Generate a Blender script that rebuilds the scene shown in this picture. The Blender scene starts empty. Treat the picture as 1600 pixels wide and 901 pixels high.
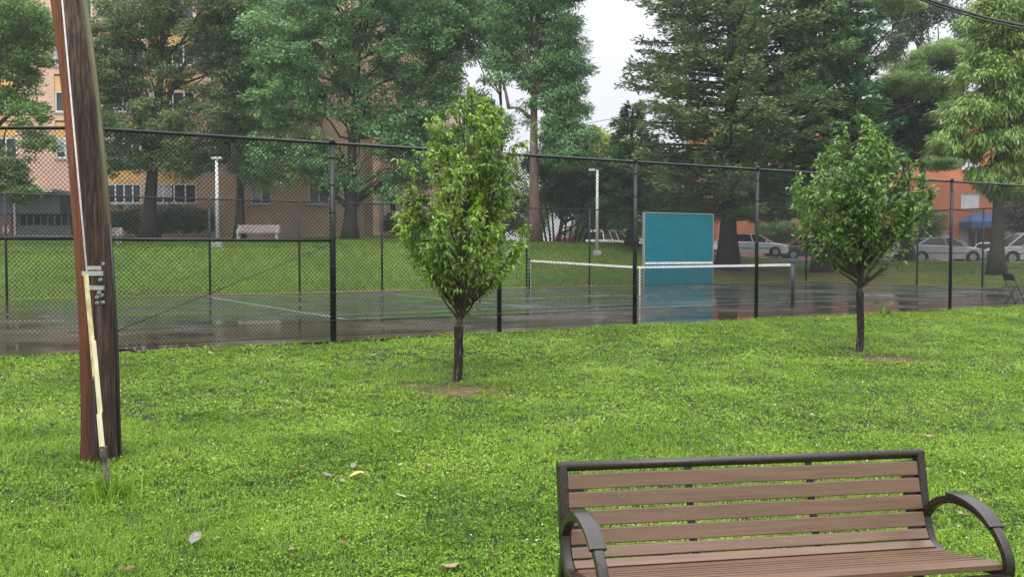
import bpy, math, random
import numpy as np
from mathutils import Vector, Matrix
R = math.radians
scene = bpy.context.scene
COL = scene.collection
rnd = random.Random(7)

# ------------------------------------------------------------------ camera
F = 1500.0; HZ = 393.0; CAMZ = 1.38           # court surface is z = 0
PITCH = math.atan((450.5-HZ)/F)
cd = bpy.data.cameras.new('camera'); cam = bpy.data.objects.new('camera', cd); COL.objects.link(cam)
cam.location = (0, 0, CAMZ); cam.rotation_euler = (R(90)-PITCH, 0, 0)
cd.sensor_width = 36; cd.lens = F/1600*36; cd.clip_start = .05; cd.clip_end = 2000
scene.camera = cam

# ------------------------------------------------------------------ world, sun, exposure
w = bpy.data.worlds.new('World'); scene.world = w; w.use_nodes = True
nt = w.node_tree; nt.nodes.clear()
N = nt.nodes.new; Lk = nt.links.new
sky = N('ShaderNodeTexSky'); sky.sky_type = 'NISHITA'; sky.sun_disc = False
sky.sun_elevation = R(55); sky.sun_rotation = R(200); sky.air_density = 1; sky.dust_density = 4
bgs = N('ShaderNodeBackground'); bgs.inputs['Strength'].default_value = .012
Lk(sky.outputs[0], bgs.inputs['Color'])
tc = N('ShaderNodeTexCoord'); sep = N('ShaderNodeSeparateXYZ'); Lk(tc.outputs['Generated'], sep.inputs[0])
cl = N('ShaderNodeMath'); cl.operation = 'MAXIMUM'; cl.inputs[1].default_value = 0; Lk(sep.outputs['Z'], cl.inputs[0])
pw_ = N('ShaderNodeMath'); pw_.operation = 'POWER'; pw_.inputs[1].default_value = 1.8; Lk(cl.outputs[0], pw_.inputs[0])
mr = N('ShaderNodeMath'); mr.operation = 'MULTIPLY_ADD'; mr.inputs[1].default_value = 2.5; mr.inputs[2].default_value = .50
Lk(pw_.outputs[0], mr.inputs[0])   # overcast sky: zenith far brighter than the horizon
cn = N('ShaderNodeTexNoise'); cn.inputs['Scale'].default_value = 2.2; cn.inputs['Detail'].default_value = 4
Lk(tc.outputs['Generated'], cn.inputs['Vector'])
cr = N('ShaderNodeValToRGB'); cr.color_ramp.elements[0].position = .3; cr.color_ramp.elements[1].position = .7
cr.color_ramp.elements[0].color = (.90, .91, .98, 1); cr.color_ramp.elements[1].color = (1, .985, 1.0, 1)
Lk(cn.outputs['Fac'], cr.inputs[0])
bgo = N('ShaderNodeBackground'); Lk(cr.outputs[0], bgo.inputs['Color']); Lk(mr.outputs[0], bgo.inputs['Strength'])
add = N('ShaderNodeAddShader'); Lk(bgs.outputs[0], add.inputs[0]); Lk(bgo.outputs[0], add.inputs[1])
out = N('ShaderNodeOutputWorld'); Lk(add.outputs[0], out.inputs[0])
sd = bpy.data.lights.new('sun', 'SUN'); sd.energy = 1.0; sd.angle = R(35); sd.color = (1, .97, .92)
sun = bpy.data.objects.new('sun', sd); COL.objects.link(sun)
sun.rotation_euler = (R(35), 0, R(-20)+R(0)); sun.location = (0, 0, 40)
vs = scene.view_settings; vs.view_transform = 'Standard'; vs.look = 'None'; vs.exposure = 0.69; vs.gamma = 1
vs.use_curve_mapping = False
try:
    scene.cycles.max_bounces = 8; scene.cycles.diffuse_bounces = 3; scene.cycles.glossy_bounces = 3
    scene.cycles.transmission_bounces = 3
except Exception: pass

# ------------------------------------------------------------------ helpers
def at(px, py, Y):
    """photo direction (px,py) met at world depth Y -> point"""
    xc = (px-800)/F; yc = -(py-450.5)/F
    d = np.array([xc, math.cos(PITCH)+yc*math.sin(PITCH), -math.sin(PITCH)+yc*math.cos(PITCH)])
    return np.array([0, 0, CAMZ]) + d*(Y/d[1])
DU = np.array([.8546, .5193]); DN = np.array([-.5193, .8546])      # court directions
def uv(u, v, z=0): p = u*DU+v*DN; return np.array([p[0], p[1], z])
def u_at(px, v):
    k = (px-800)/F   # X = k*Y
    u = v*(k*DN[1]-DN[0])/(DU[0]-k*DU[1]); return u

def tag(o, label=None, cat=None, group=None, kind=None):
    if label: o['label'] = label
    if cat: o['category'] = cat
    if group: o['group'] = group
    if kind: o['kind'] = kind
    return o
def empty(name, loc, label, cat, group=None):
    o = bpy.data.objects.new(name, None); COL.objects.link(o); o.location = [float(a) for a in loc]
    o.empty_display_size = .2
    return tag(o, label, cat, group)
def rootof(o):
    while o.parent: o = o.parent
    return o

def np_mesh(name, V, idx, counts, smooth=False):
    me = bpy.data.meshes.new(name)
    V = np.asarray(V, dtype=np.float32); idx = np.asarray(idx, dtype=np.int32).ravel(); counts = np.asarray(counts, dtype=np.int32)
    me.vertices.add(len(V)); me.vertices.foreach_set('co', V.ravel())
    me.loops.add(len(idx)); me.loops.foreach_set('vertex_index', idx)
    me.polygons.add(len(counts))
    st = np.concatenate([[0], np.cumsum(counts)[:-1]]).astype(np.int32)
    me.polygons.foreach_set('loop_start', st); me.polygons.foreach_set('loop_total', counts)
    if smooth: me.polygons.foreach_set('use_smooth', np.ones(len(counts), dtype=bool))
    me.update(calc_edges=True); me.validate()
    return me
def put(me, name, mat, parent=None, loc=None):
    if mat is not None and len(me.materials) == 0: me.materials.append(mat)
    o = bpy.data.objects.new(name, me); COL.objects.link(o)
    if parent: o.parent = parent
    if loc is not None: o.location = [float(a) for a in loc]
    return o

class MB:
    def __init__(s): s.v = []; s.f = []; s.sm = []
    def add(s, vs, fs, sm=False):
        b = len(s.v); s.v += [tuple(map(float, p)) for p in vs]; s.f += [tuple(b+i for i in f) for f in fs]; s.sm += [sm]*len(fs); return s
    def box(s, c, size, ax=None):
        """ax: optional 3 unit axes"""
        c = np.array(c, float); h = np.array(size, float)/2
        A = np.eye(3) if ax is None else np.array(ax, float)
        P = [c+A[0]*h[0]*i+A[1]*h[1]*j+A[2]*h[2]*k for k in (-1, 1) for j in (-1, 1) for i in (-1, 1)]
        return s.add(P, [(0, 2, 3, 1), (4, 5, 7, 6), (0, 1, 5, 4), (2, 6, 7, 3), (0, 4, 6, 2), (1, 3, 7, 5)])
    def b6(s, x0, x1, y0, y1, z0, z1): return s.box(((x0+x1)/2, (y0+y1)/2, (z0+z1)/2), (abs(x1-x0), abs(y1-y0), abs(z1-z0)))
    def bar(s, a, b, wd, dp, up=(0, 0, 1)):
        a = np.array(a, float); b = np.array(b, float); d = b-a; L = np.linalg.norm(d)
        if L < 1e-6: return s
        d = d/L
        u = np.array(up, float); x = np.cross(d, u)
        if np.linalg.norm(x) < 1e-4: x = np.cross(d, (1, 0, 0))
        x /= np.linalg.norm(x); y = np.cross(x, d)
        return s.box((a+b)/2, (L, wd, dp), (d, x, y))
    def tube(s, pts, rad, n=8, cap=True, sm=True):
        P = [np.array(p, float) for p in pts]; m = len(P)
        if not hasattr(rad, '__len__'): rad = [rad]*m
        t = [P[min(i+1, m-1)]-P[max(i-1, 0)] for i in range(m)]
        ref = np.array((0, 0, 1.)) if abs(t[0][2]) < .9*np.linalg.norm(t[0]) else np.array((1., 0, 0))
        vs = []
        for i in range(m):
            d = t[i]/(np.linalg.norm(t[i])+1e-9)
            x = np.cross(d, ref); x /= (np.linalg.norm(x)+1e-9); y = np.cross(d, x); ref = -np.cross(d, x) if False else ref
            for k in range(n):
                a = 2*math.pi*k/n; vs.append(P[i]+rad[i]*(math.cos(a)*x+math.sin(a)*y))
        fs = [(i*n+k, i*n+(k+1) % n, (i+1)*n+(k+1) % n, (i+1)*n+k) for i in range(m-1) for k in range(n)]
        s.add(vs, fs, sm)
        if cap:
            s.f.append(tuple(len(s.v)-m*n+k for k in range(n))[::-1]); s.sm.append(False)
            s.f.append(tuple(len(s.v)-n+k for k in range(n))); s.sm.append(False)
        return s
    def prism(s, poly, axis0, axis1, ext, origin=(0, 0, 0)):
        """poly of 2D points in axes; extruded by vector ext"""
        o = np.array(origin, float); a0 = np.array(axis0, float); a1 = np.array(axis1, float); e = np.array(ext, float)
        n = len(poly); A = [o+a0*p[0]+a1*p[1] for p in poly]; B = [q+e for q in A]
        return s.add(A+B, [tuple(range(n))[::-1], tuple(range(n, 2*n))]+[(i, (i+1) % n, n+(i+1) % n, n+i) for i in range(n)])
    def build(s, name, mat, parent=None, origin=None, bevel=0, local=False):
        me = bpy.data.meshes.new(name)
        V = np.array(s.v, dtype=float)
        if parent is not None and not local: V = V-np.array(rootof(parent).location)
        elif origin is not None: V = V-np.array(origin)
        me.from_pydata(V.tolist(), [], s.f); me.polygons.foreach_set('use_smooth', s.sm); me.update()
        o = put(me, name, mat, parent, origin if parent is None else None)
        if bevel:
            m = o.modifiers.new('bevel', 'BEVEL'); m.width = bevel; m.segments = 2; m.limit_method = 'ANGLE'; m.angle_limit = R(40)
        return o
def sub(name, mb, mat, part, **k):            # sub-part (same local frame as the root)
    return mb.build(name, mat, part, **k)

# ------------------------------------------------------------------ materials
def mat_base(name, col=(.5, .5, .5), rough=.6, metal=0, spec=.5, coat=0):
    m = bpy.data.materials.new(name); m.use_nodes = True; b = m.node_tree.nodes['Principled BSDF']
    b.inputs['Base Color'].default_value = (*col, 1); b.inputs['Roughness'].default_value = rough
    b.inputs['Metallic'].default_value = metal; b.inputs['Specular IOR Level'].default_value = spec
    if coat: b.inputs['Coat Weight'].default_value = coat; b.inputs['Coat Roughness'].default_value = .06
    return m, m.node_tree, b
def ramp(nt, stops, inp):
    r = nt.nodes.new('ShaderNodeValToRGB'); e = r.color_ramp.elements
    while len(e) < len(stops): e.new(.5)
    for i, (p, c) in enumerate(stops): e[i].position = p; e[i].color = (*c, 1) if len(c) == 3 else c
    nt.links.new(inp, r.inputs[0]); return r
def noise(nt, scale, detail=4, rough=.55, vec=None, stretch=None, coord='Object'):
    n = nt.nodes.new('ShaderNodeTexNoise'); n.inputs['Scale'].default_value = scale; n.inputs['Detail'].default_value = detail
    n.inputs['Roughness'].default_value = rough
    if vec is None:
        t = nt.nodes.new('ShaderNodeTexCoord'); vec = t.outputs[coord]
    if stretch:
        mp = nt.nodes.new('ShaderNodeMapping'); mp.inputs['Scale'].default_value = stretch; nt.links.new(vec, mp.inputs[0]); vec = mp.outputs[0]
    nt.links.new(vec, n.inputs['Vector']); return n
def bump(nt, b, h, strength=.3, dist=.02):
    n = nt.nodes.new('ShaderNodeBump'); n.inputs['Strength'].default_value = strength; n.inputs['Distance'].default_value = dist
    nt.links.new(h, n.inputs['Height']); nt.links.new(n.outputs[0], b.inputs['Normal'])
def mixc(nt, fac, a, b):
    m = nt.nodes.new('ShaderNodeMix'); m.data_type = 'RGBA'
    for s, v in ((0, fac), (6, a), (7, b)):
        if isinstance(v, (int, float)): m.inputs[s].default_value = v
        elif isinstance(v, tuple): m.inputs[s].default_value = (*v, 1)
        else: nt.links.new(v, m.inputs[s])
    return m.outputs[2]
def simple(name, c1, c2, scale=8, rough=.6, bumps=.15, metal=0, spec=.5, stretch=None, coat=0, dist=.01, detail=5, lo=.35, hi=.65):
    m, t, b = mat_base(name, c1, rough, metal, spec, coat)
    n = noise(t, scale, detail, stretch=stretch)
    r = ramp(t, [(lo, c1), (hi, c2)], n.outputs['Fac']); t.links.new(r.outputs[0], b.inputs['Base Color'])
    rr = t.nodes.new('ShaderNodeMapRange'); rr.inputs['To Min'].default_value = max(rough-.12, .02); rr.inputs['To Max'].default_value = min(rough+.12, 1)
    t.links.new(n.outputs['Fac'], rr.inputs['Value']); t.links.new(rr.outputs[0], b.inputs['Roughness'])
    if bumps: bump(t, b, n.outputs['Fac'], bumps, dist)
    return m
def leafmat(name, cols, rough=.45, trans=.3, big=.5, spec=.5, bw=.9):
    """cols: dark, mid, light; varies leaf by leaf and clump by clump"""
    m, t, b = mat_base(name, cols[1], rough, 0, spec)
    g = t.nodes.new('ShaderNodeNewGeometry')
    n = noise(t, big, 3)
    mx = t.nodes.new('ShaderNodeMath'); mx.operation = 'MULTIPLY_ADD'; mx.inputs[1].default_value = .55
    t.links.new(g.outputs['Random Per Island'], mx.inputs[0])
    m2 = t.nodes.new('ShaderNodeMath'); m2.operation = 'MULTIPLY'; m2.inputs[1].default_value = bw; t.links.new(n.outputs['Fac'], m2.inputs[0])
    m3 = t.nodes.new('ShaderNodeMath'); m3.operation = 'SUBTRACT'; m3.inputs[1].default_value = .22+(bw-.9)*.5; t.links.new(m2.outputs[0], m3.inputs[0])
    t.links.new(m3.outputs[0], mx.inputs[2])
    r = ramp(t, [(.08+.84*i/(len(cols)-1), c) for i, c in enumerate(cols)], mx.outputs[0])
    t.links.new(r.outputs[0], b.inputs['Base Color'])
    tr = t.nodes.new('ShaderNodeBsdfTranslucent'); hs = t.nodes.new('ShaderNodeHueSaturation'); hs.inputs['Value'].default_value = 1.5; hs.inputs['Hue'].default_value = .485
    t.links.new(r.outputs[0], hs.inputs['Color']); t.links.new(hs.outputs[0], tr.inputs[0])
    ms = t.nodes.new('ShaderNodeMixShader'); ms.inputs[0].default_value = trans
    t.links.new(b.outputs[0], ms.inputs[1]); t.links.new(tr.outputs[0], ms.inputs[2])
    t.links.new(ms.outputs[0], t.nodes['Material Output'].inputs[0])
    return m
def brick(name, c1, c2, mortar, scale=1.0, z=True):
    m, t, b = mat_base(name, c1, .85)
    tcn = t.nodes.new('ShaderNodeTexCoord'); sp = t.nodes.new('ShaderNodeSeparateXYZ'); t.links.new(tcn.outputs['Object'], sp.inputs[0])
    ad = t.nodes.new('ShaderNodeMath'); t.links.new(sp.outputs['X'], ad.inputs[0]); t.links.new(sp.outputs['Y'], ad.inputs[1])
    cb = t.nodes.new('ShaderNodeCombineXYZ'); t.links.new(ad.outputs[0], cb.inputs[0]); t.links.new(sp.outputs['Z'], cb.inputs[1])
    br = t.nodes.new('ShaderNodeTexBrick'); br.inputs['Scale'].default_value = 1/scale
    br.inputs['Brick Width'].default_value = .23; br.inputs['Row Height'].default_value = .075; br.inputs['Mortar Size'].default_value = .008
    br.inputs['Color1'].default_value = (*c1, 1); br.inputs['Color2'].default_value = (*c2, 1); br.inputs['Mortar'].default_value = (*mortar, 1)
    t.links.new(cb.outputs[0], br.inputs['Vector'])
    n = noise(t, .35, 5); r = ramp(t, [(.3, (.78, .74, .72)), (.7, (1.08, 1.05, 1.0))], n.outputs['Fac'])
    mm = t.nodes.new('ShaderNodeMix'); mm.data_type = 'RGBA'; mm.blend_type = 'MULTIPLY'; mm.inputs[0].default_value = 1
    t.links.new(br.outputs['Color'], mm.inputs[6]); t.links.new(r.outputs[0], mm.inputs[7]); t.links.new(mm.outputs[2], b.inputs['Base Color'])
    bump(t, b, br.outputs['Fac'], -.4, .01)
    return m

M = {}
M['bark'] = simple('bark', (.030, .024, .020), (.085, .070, .058), 7, .9, .8, stretch=(3, 3, .5), dist=.05)
M['bark_dark'] = simple('bark_dark', (.016, .013, .012), (.045, .036, .030), 7, .8, .8, stretch=(3, 3, .5), dist=.05)
M['bark_brown'] = simple('bark_brown', (.10, .060, .045), (.21, .14, .11), 6, .9, .8, stretch=(3, 3, .3), dist=.06)
M['twig'] = simple('twig', (.035, .025, .018), (.075, .055, .04), 20, .7, .4)
M['maple'] = leafmat('maple_leaves', [(0.047, 0.12, 0.055), (0.106, 0.227, 0.091), (0.192, 0.359, 0.13), (0.326, 0.503, 0.174)], .42, .25, .35)
M['olive'] = leafmat('olive_leaves', [(0.038, 0.083, 0.032), (0.076, 0.145, 0.048), (0.157, 0.241, 0.079), (0.252, 0.325, 0.112)], .5, .22, .45)
M['fresh'] = leafmat('fresh_leaves', [(0.046, 0.111, 0.038), (0.106, 0.204, 0.058), (0.191, 0.323, 0.087), (0.319, 0.459, 0.116)], .42, .28, .4)
M['feather'] = leafmat('feathery_leaves', [(0.041, 0.119, 0.059), (0.098, 0.216, 0.094), (0.175, 0.324, 0.117), (0.263, 0.432, 0.117)], .5, .25, .35)
M['conifer'] = leafmat('conifer_needles', [(0.036, 0.08, 0.041), (0.076, 0.149, 0.063), (0.152, 0.236, 0.075), (0.263, 0.286, 0.078)], .6, .12, .4)
M['conifer_green'] = leafmat('green_conifer_needles', [(0.022, 0.077, 0.036), (0.048, 0.148, 0.06), (0.095, 0.235, 0.079), (0.16, 0.314, 0.097)], .6, .12, .4)
M['pine'] = leafmat('pine_needles', [(0.112, 0.208, 0.086), (0.204, 0.319, 0.122), (0.305, 0.432, 0.163), (0.385, 0.508, 0.204)], .6, .2, .4)
M['dark_leaf'] = leafmat('dark_leaves', [(0.017, 0.043, 0.022), (0.035, 0.082, 0.036), (0.073, 0.134, 0.05), (0.13, 0.194, 0.063)], .55, .15, .5)
M['yellowgreen'] = leafmat('yellow_green_leaves', [(0.084, 0.144, 0.03), (0.168, 0.24, 0.042), (0.264, 0.336, 0.06), (0.36, 0.408, 0.084)], .5, .35, .5)
M['chestnut'] = leafmat('long_leaves', [(0.059, 0.124, 0.035), (0.127, 0.225, 0.051), (0.223, 0.342, 0.074), (0.356, 0.482, 0.095)], .4, .3, .5)
M['young'] = leafmat('young_tree_leaves', [(0.038, 0.102, 0.011), (0.095, 0.197, 0.016), (0.177, 0.309, 0.025), (0.316, 0.451, 0.045)], .33, .30, 1.6, .6)
M['young2'] = leafmat('young_tree_darker_leaves', [(0.027, 0.075, 0.012), (0.061, 0.144, 0.02), (0.115, 0.231, 0.03), (0.216, 0.35, 0.045)], .33, .28, 1.6, .6)
M['purple'] = leafmat('purple_leaves', [(0.06, 0.045, 0.053), (0.105, 0.083, 0.083), (0.165, 0.135, 0.12), (0.225, 0.195, 0.15)], .5, .2, .6)
M['black_metal'] = simple('black_vinyl', (.006, .008, .009), (.013, .016, .018), 30, .30, .05, spec=.28)
M['wire_vinyl'] = simple('chain_wire', (.006, .008, .008), (.014, .017, .017), 3, .5, 0, spec=.25)
M['galv'] = simple('galvanised', (.32, .32, .32), (.52, .52, .51), 25, .45, .1, metal=.6)
M['white_paint'] = simple('white_paint', (.46, .46, .45), (.62, .62, .60), 4, .5, .1)
M['window_white'] = simple('window_frame_white', (.55, .55, .55), (.72, .72, .72), 2, .5, 0)
M['concrete'] = simple('concrete', (.28, .26, .22), (.42, .40, .35), 6, .85, .3)
M['orange_panel'] = simple('orange_panel', (.58, .33, .10), (.72, .44, .15), 1.2, .6, .05)
M['glass_dark'] = simple('window_glass', (.012, .016, .018), (.06, .07, .075), .6, .08, 0)
M['curtain'] = simple('curtain', (.35, .36, .36), (.55, .55, .54), 3, .8, .1, stretch=(6, 6, .5))
M['tan_brick'] = brick('tan_brick', (.64, .43, .325), (.55, .355, .265), (.58, .46, .38))
M['dark_brick'] = brick('brown_brick', (.44, .28, .20), (.38, .24, .17), (.4, .3, .24))
M['red_brick'] = brick('orange_brick', (.56, .165, .075), (.46, .125, .055), (.46, .26, .17))
M['grey_clad'] = simple('grey_cladding', (.055, .065, .075), (.085, .095, .105), 3, .6, .1, stretch=(1, 1, 8))
M['dark_open'] = simple('dark_opening', (.010, .011, .013), (.025, .027, .03), 3, .5, 0)
M['red_sign'] = simple('faded_red', (.12, .045, .05), (.19, .07, .075), 5, .6, .1)
M['blue_canvas'] = simple('blue_canvas', (.04, .085, .20), (.06, .12, .27), 3, .8, .2)
M['teal'] = simple('teal_paint', (.002, .145, .19), (.004, .18, .225), 1.1, .6, .04, stretch=(1, 1, 3), spec=.2)
M['net'] = simple('net_cord', (.008, .010, .010), (.016, .018, .018), 10, .6, 0)
M['tape'] = simple('white_tape', (.66, .66, .64), (.82, .82, .80), 6, .7, .1)
M['green_post'] = simple('dark_green_post', (.008, .016, .013), (.016, .028, .022), 10, .4, .1)
M['slat'] = None; M['rubber'] = simple('tyre', (.012, .012, .012), (.022, .022, .022), 10, .8, .1)
M['rim'] = simple('rim', (.30, .30, .31), (.45, .45, .46), 10, .3, 0, metal=.7)
M['frame_bronze'] = simple('bronze_casting', (.012, .009, .007), (.026, .020, .016), 55, .30, .3, dist=.002, spec=.45)
M['plastic_black'] = simple('black_plastic', (.010, .010, .012), (.02, .02, .024), 20, .45, .05)
M['red_lens'] = simple('red_lens', (.32, .012, .012), (.5, .03, .02), 10, .2, 0)
M['orange_lens'] = simple('orange_lens', (.6, .2, .03), (.7, .26, .05), 10, .2, 0)
M['clear_lens'] = simple('clear_lens', (.42, .43, .44), (.7, .7, .7), 10, .12, 0)
M['car_glass'] = simple('car_glass', (.010, .012, .014), (.03, .034, .036), .6, .06, 0)
M['yellow_plastic'] = simple('yellowed_plastic', (.30, .27, .09), (.62, .56, .32), 9, .5, .2, stretch=(3, 3, 1.2))
M['steel_dark'] = simple('rusty_steel', (.05, .035, .028), (.12, .10, .09), 20, .55, .3, metal=.4)
def paint(name, c):
    m, t, b = mat_base(name, c, .35, 0, .5, .8); n = noise(t, 3, 3)
    r = ramp(t, [(.3, tuple(a*.92 for a in c)), (.7, c)], n.outputs['Fac']); t.links.new(r.outputs[0], b.inputs['Base Color']); return m

# bench slat: brown composite, water drops as bump
m, t, b = mat_base('brown_composite_slat', (.20, .115, .085), .34)
n = noise(t, 5, 6, stretch=(.6, 12, 12)); r = ramp(t, [(.3, (.098, .056, .033)), (.7, (.148, .087, .052))], n.outputs['Fac'])
v = t.nodes.new('ShaderNodeTexVoronoi'); v.inputs['Scale'].default_value = 42; tcc = t.nodes.new('ShaderNodeTexCoord'); t.links.new(tcc.outputs['Object'], v.inputs['Vector'])
vr = ramp(t, [(.05, (1, 1, 1)), (.11, (0, 0, 0))], v.outputs['Distance'])
t.links.new(mixc(t, vr.outputs[0], r.outputs[0], (.30, .23, .17)), b.inputs['Base Color'])
rr = ramp(t, [(0, (.34, .34, .34)), (1, (.08, .08, .08))], vr.outputs[0]); t.links.new(rr.outputs[0], b.inputs['Roughness'])
bump(t, b, vr.outputs[0], .6, .002); M['slat'] = m

# ------------------------------------------------------------------ terrain
CTRL = np.array([(-13, 43, 1.6), (4.4, 50, 1.7), (-9.3, 55, 2.04), (1.2, 52, 2.0), (-30, 63, 2.45), (-9, 63, 2.45), (-50, 63, 2.5), (5, 56, 1.95),
  (11.2, 50, 1.2), (15.6, 52, 1.45), (17.5, 56, 1.1), (21, 62, .9), (22, 56, .7), (28, 56, .67), (24, 47, .6), (30, 60, .6), (40, 70, .6), (7, 66, 1.3),
  (10, 75, .9), (20, 75, .9), (-5, 70, 2.4), (60, 80, .6), (36, 45, .45), (0, 110, 1.0), (18, 50, 1.3), (-25, 45, 1.7), (-22, 40, 1.3)])
def sstep(a, b, x): t = np.clip((x-a)/(b-a), 0, 1); return t*t*(3-2*t)
UE = 35.3; VF = 31.25; VN = 14.19
def terr(x, y):
    x = np.asarray(x, float); y = np.asarray(y, float)
    u = x*DU[0]+y*DU[1]; v = x*DN[0]+y*DN[1]
    near = np.interp(v, [-8, 0, 3.4, 6, 8.1, 10.3, 12.3, 13.6, 14.2], [-.62, -.47, -.38, -.31, -.25, -.205, -.10, -.02, -.01])
    near = near+.012*np.sin(x*1.7+y*.6)+.010*np.sin(y*2.3-x*.9)-.03*np.clip(x, 0, 6)*sstep(9, 4, v)*.3
    d = np.maximum(v-VF-.25, u-UE-.3); d = np.maximum(d, 0)
    den = 0; num = 0
    for cx, cy, cz in CTRL:
        wgt = 1/((x-cx)**2+(y-cy)**2+4)**1.6; den = den+wgt; num = num+wgt*cz
    far = num/den*sstep(0, 12.5, d)*1.0
    far = far+.02*np.sin(x*.9)*np.sin(y*.7)*sstep(1, 6, d)
    z = np.where(v < 14.2, near, np.where(d > 0, far, -.01))
    slab = (x < -5.0) & (y > 12.5+np.clip(x+6.7, 0, 9)*.85)
    z = np.where(slab & (v < 14.3), -.03, z)
    return z
def tz(x, y): return float(terr(x, y))

def mat_lawn(name, far):
    m, t, b = mat_base(name, (.05, .1, .02), .85, spec=.2)
    if far:
        n1 = noise(t, .30, 5); r1 = ramp(t, [(.30, (.060, .120, .014)), (.5, (.095, .170, .020)), (.7, (.145, .225, .030))], n1.outputs['Fac'])
        n2 = noise(t, 9, 8, .75); r2 = ramp(t, [(.36, (.35, .38, .35)), (.5, (1, 1, 1)), (.66, (1.7, 1.6, 1.5))], n2.outputs['Fac'])
    else:
        n1 = noise(t, .6, 5); r1 = ramp(t, [(.30, (.016, .024, .008)), (.7, (.028, .040, .010))], n1.outputs['Fac'])
        n2 = noise(t, 45, 6, .7); r2 = ramp(t, [(.36, (.4, .4, .4)), (.5, (1, 1, 1)), (.66, (1.5, 1.5, 1.4))], n2.outputs['Fac'])
    mm = t.nodes.new('ShaderNodeMix'); mm.data_type = 'RGBA'; mm.blend_type = 'MULTIPLY'; mm.inputs[0].default_value = 1
    t.links.new(r1.outputs[0], mm.inputs[6]); t.links.new(r2.outputs[0], mm.inputs[7])
    at_ = t.nodes.new('ShaderNodeAttribute'); at_.attribute_name = 'dirt'
    nd = noise(t, 2.2 if far else 9, 6, .7)
    mu = t.nodes.new('ShaderNodeMath'); mu.operation = 'MULTIPLY'; t.links.new(at_.outputs['Fac'], mu.inputs[0])
    rd = ramp(t, [(.38, (.1, .1, .1)), (.55, (1, 1, 1))], nd.outputs['Fac']); t.links.new(rd.outputs[0], mu.inputs[1])
    nc = noise(t, 12, 4); rc = ramp(t, [(.3, (.10, .052, .028)), (.7, (.22, .125, .07))], nc.outputs['Fac'])
    t.links.new(mixc(t, mu.outputs[0], mm.outputs[2], rc.outputs[0]), b.inputs['Base Color'])
    bump(t, b, n2.outputs['Fac'], .9 if far else .6, .12 if far else .02)
    return m
def sheet(name, xs, ys, zf, mat, dirt=None, keep=None):
    X, Y = np.meshgrid(xs, ys); Z = zf(X, Y); nx, ny = len(xs), len(ys)
    V = np.stack([X, Y, Z], -1).reshape(-1, 3)
    i = np.arange(ny-1)[:, None]*nx+np.arange(nx-1)[None, :]
    Q = np.stack([i, i+1, i+1+nx, i+nx], -1).reshape(-1, 4)
    if keep is not None:
        k = keep(X, Y).reshape(-1); Q = Q[k[Q].all(1)]
    me = np_mesh(name, V, Q, np.full(len(Q), 4), True)
    if dirt is not None:
        a = me.attributes.new('dirt', 'FLOAT', 'POINT'); a.data.foreach_set('value', dirt(X, Y).reshape(-1).astype(np.float32))
    o = put(me, name, mat); tag(o, kind='structure'); return o
T1 = at(713, 600, 11.7); T2 = at(1343, 541, 15.3)
def dirt_near(X, Y):
    d = np.zeros_like(X)
    for cx, cy, rx, ry in ((-.60, 11.0, .55, .38), (-1.15, 11.35, .28, .22), (T1[0], T1[1], .18, .18), (5.62, 14.35, .6, .5), (4.95, 14.65, .35, .3), (T2[0], T2[1], .2, .2)):
        d = np.maximum(d, np.clip(1.25-np.sqrt(((X-cx)/rx)**2+((Y-cy)/ry)**2), 0, 1))
    return d
MULCH = [(11.2, 48.6, 4.0, 3.6, 1.0), (16.2, 48.0, 3.6, 3.0, .9), (18.5, 44.6, 3.5, 2.5, .7), (23.6, 45.6, 1.9, 1.6, 1.0), (21.6, 42.6, 5, 3, .45), (1.2, 52, 1.6, 1.2, .6), (3.0, 55, 3, 1.5, .7), (-9.3, 54.8, 1.6, 1, .5), (-22, 57, 5, 2, .6), (27, 41, 6, 3, .5)]
def dirt_far(X, Y):
    d = np.zeros_like(X)
    for cx, cy, rx, ry, s in MULCH: d = np.maximum(d, s*np.clip(1.3-np.sqrt(((X-cx)/rx)**2+((Y-cy)/ry)**2), 0, 1))
    v = X*DN[0]+Y*DN[1]; u = X*DU[0]+Y*DU[1]
    e = np.maximum(v-VF, u-UE)
    return np.maximum(d, .75*np.exp(-np.abs(e-.2)/.45))
sheet('near_lawn', np.arange(-14, 34, .2), np.arange(-3, 32, .2), lambda X, Y: terr(X, Y)-.004,
      mat_lawn('near_lawn_soil', False), dirt_near, lambda X, Y: (X*DN[0]+Y*DN[1] < 14.45))
sheet('far_lawn', np.concatenate([np.arange(-90, -40, 2), np.arange(-40, 52, .5), np.arange(52, 160, 4)]), np.concatenate([np.arange(14, 84, .5), np.arange(84, 280, 8)]),
      lambda X, Y: terr(X, Y)-.02, mat_lawn('far_lawn_grass', True), dirt_far, lambda X, Y: (np.maximum(X*DN[0]+Y*DN[1]-VF, X*DU[0]+Y*DU[1]-UE) > -.6) & (X*DN[0]+Y*DN[1] > 12.5))
def quadsheet(name, pts, z, mat, kind='structure', parent=None):
    mb = MB(); mb.add([(p[0], p[1], z) for p in pts], [tuple(range(len(pts)))]); o = mb.build(name, mat, parent)
    if parent is None: tag(o, kind=kind)
    return o
quadsheet('ground', [(-260, -120), (260, -120), (260, 300), (-260, 300)], -.75, simple('distant_ground', (.05, .08, .03), (.08, .11, .04), .1, .9, .2))

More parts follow.
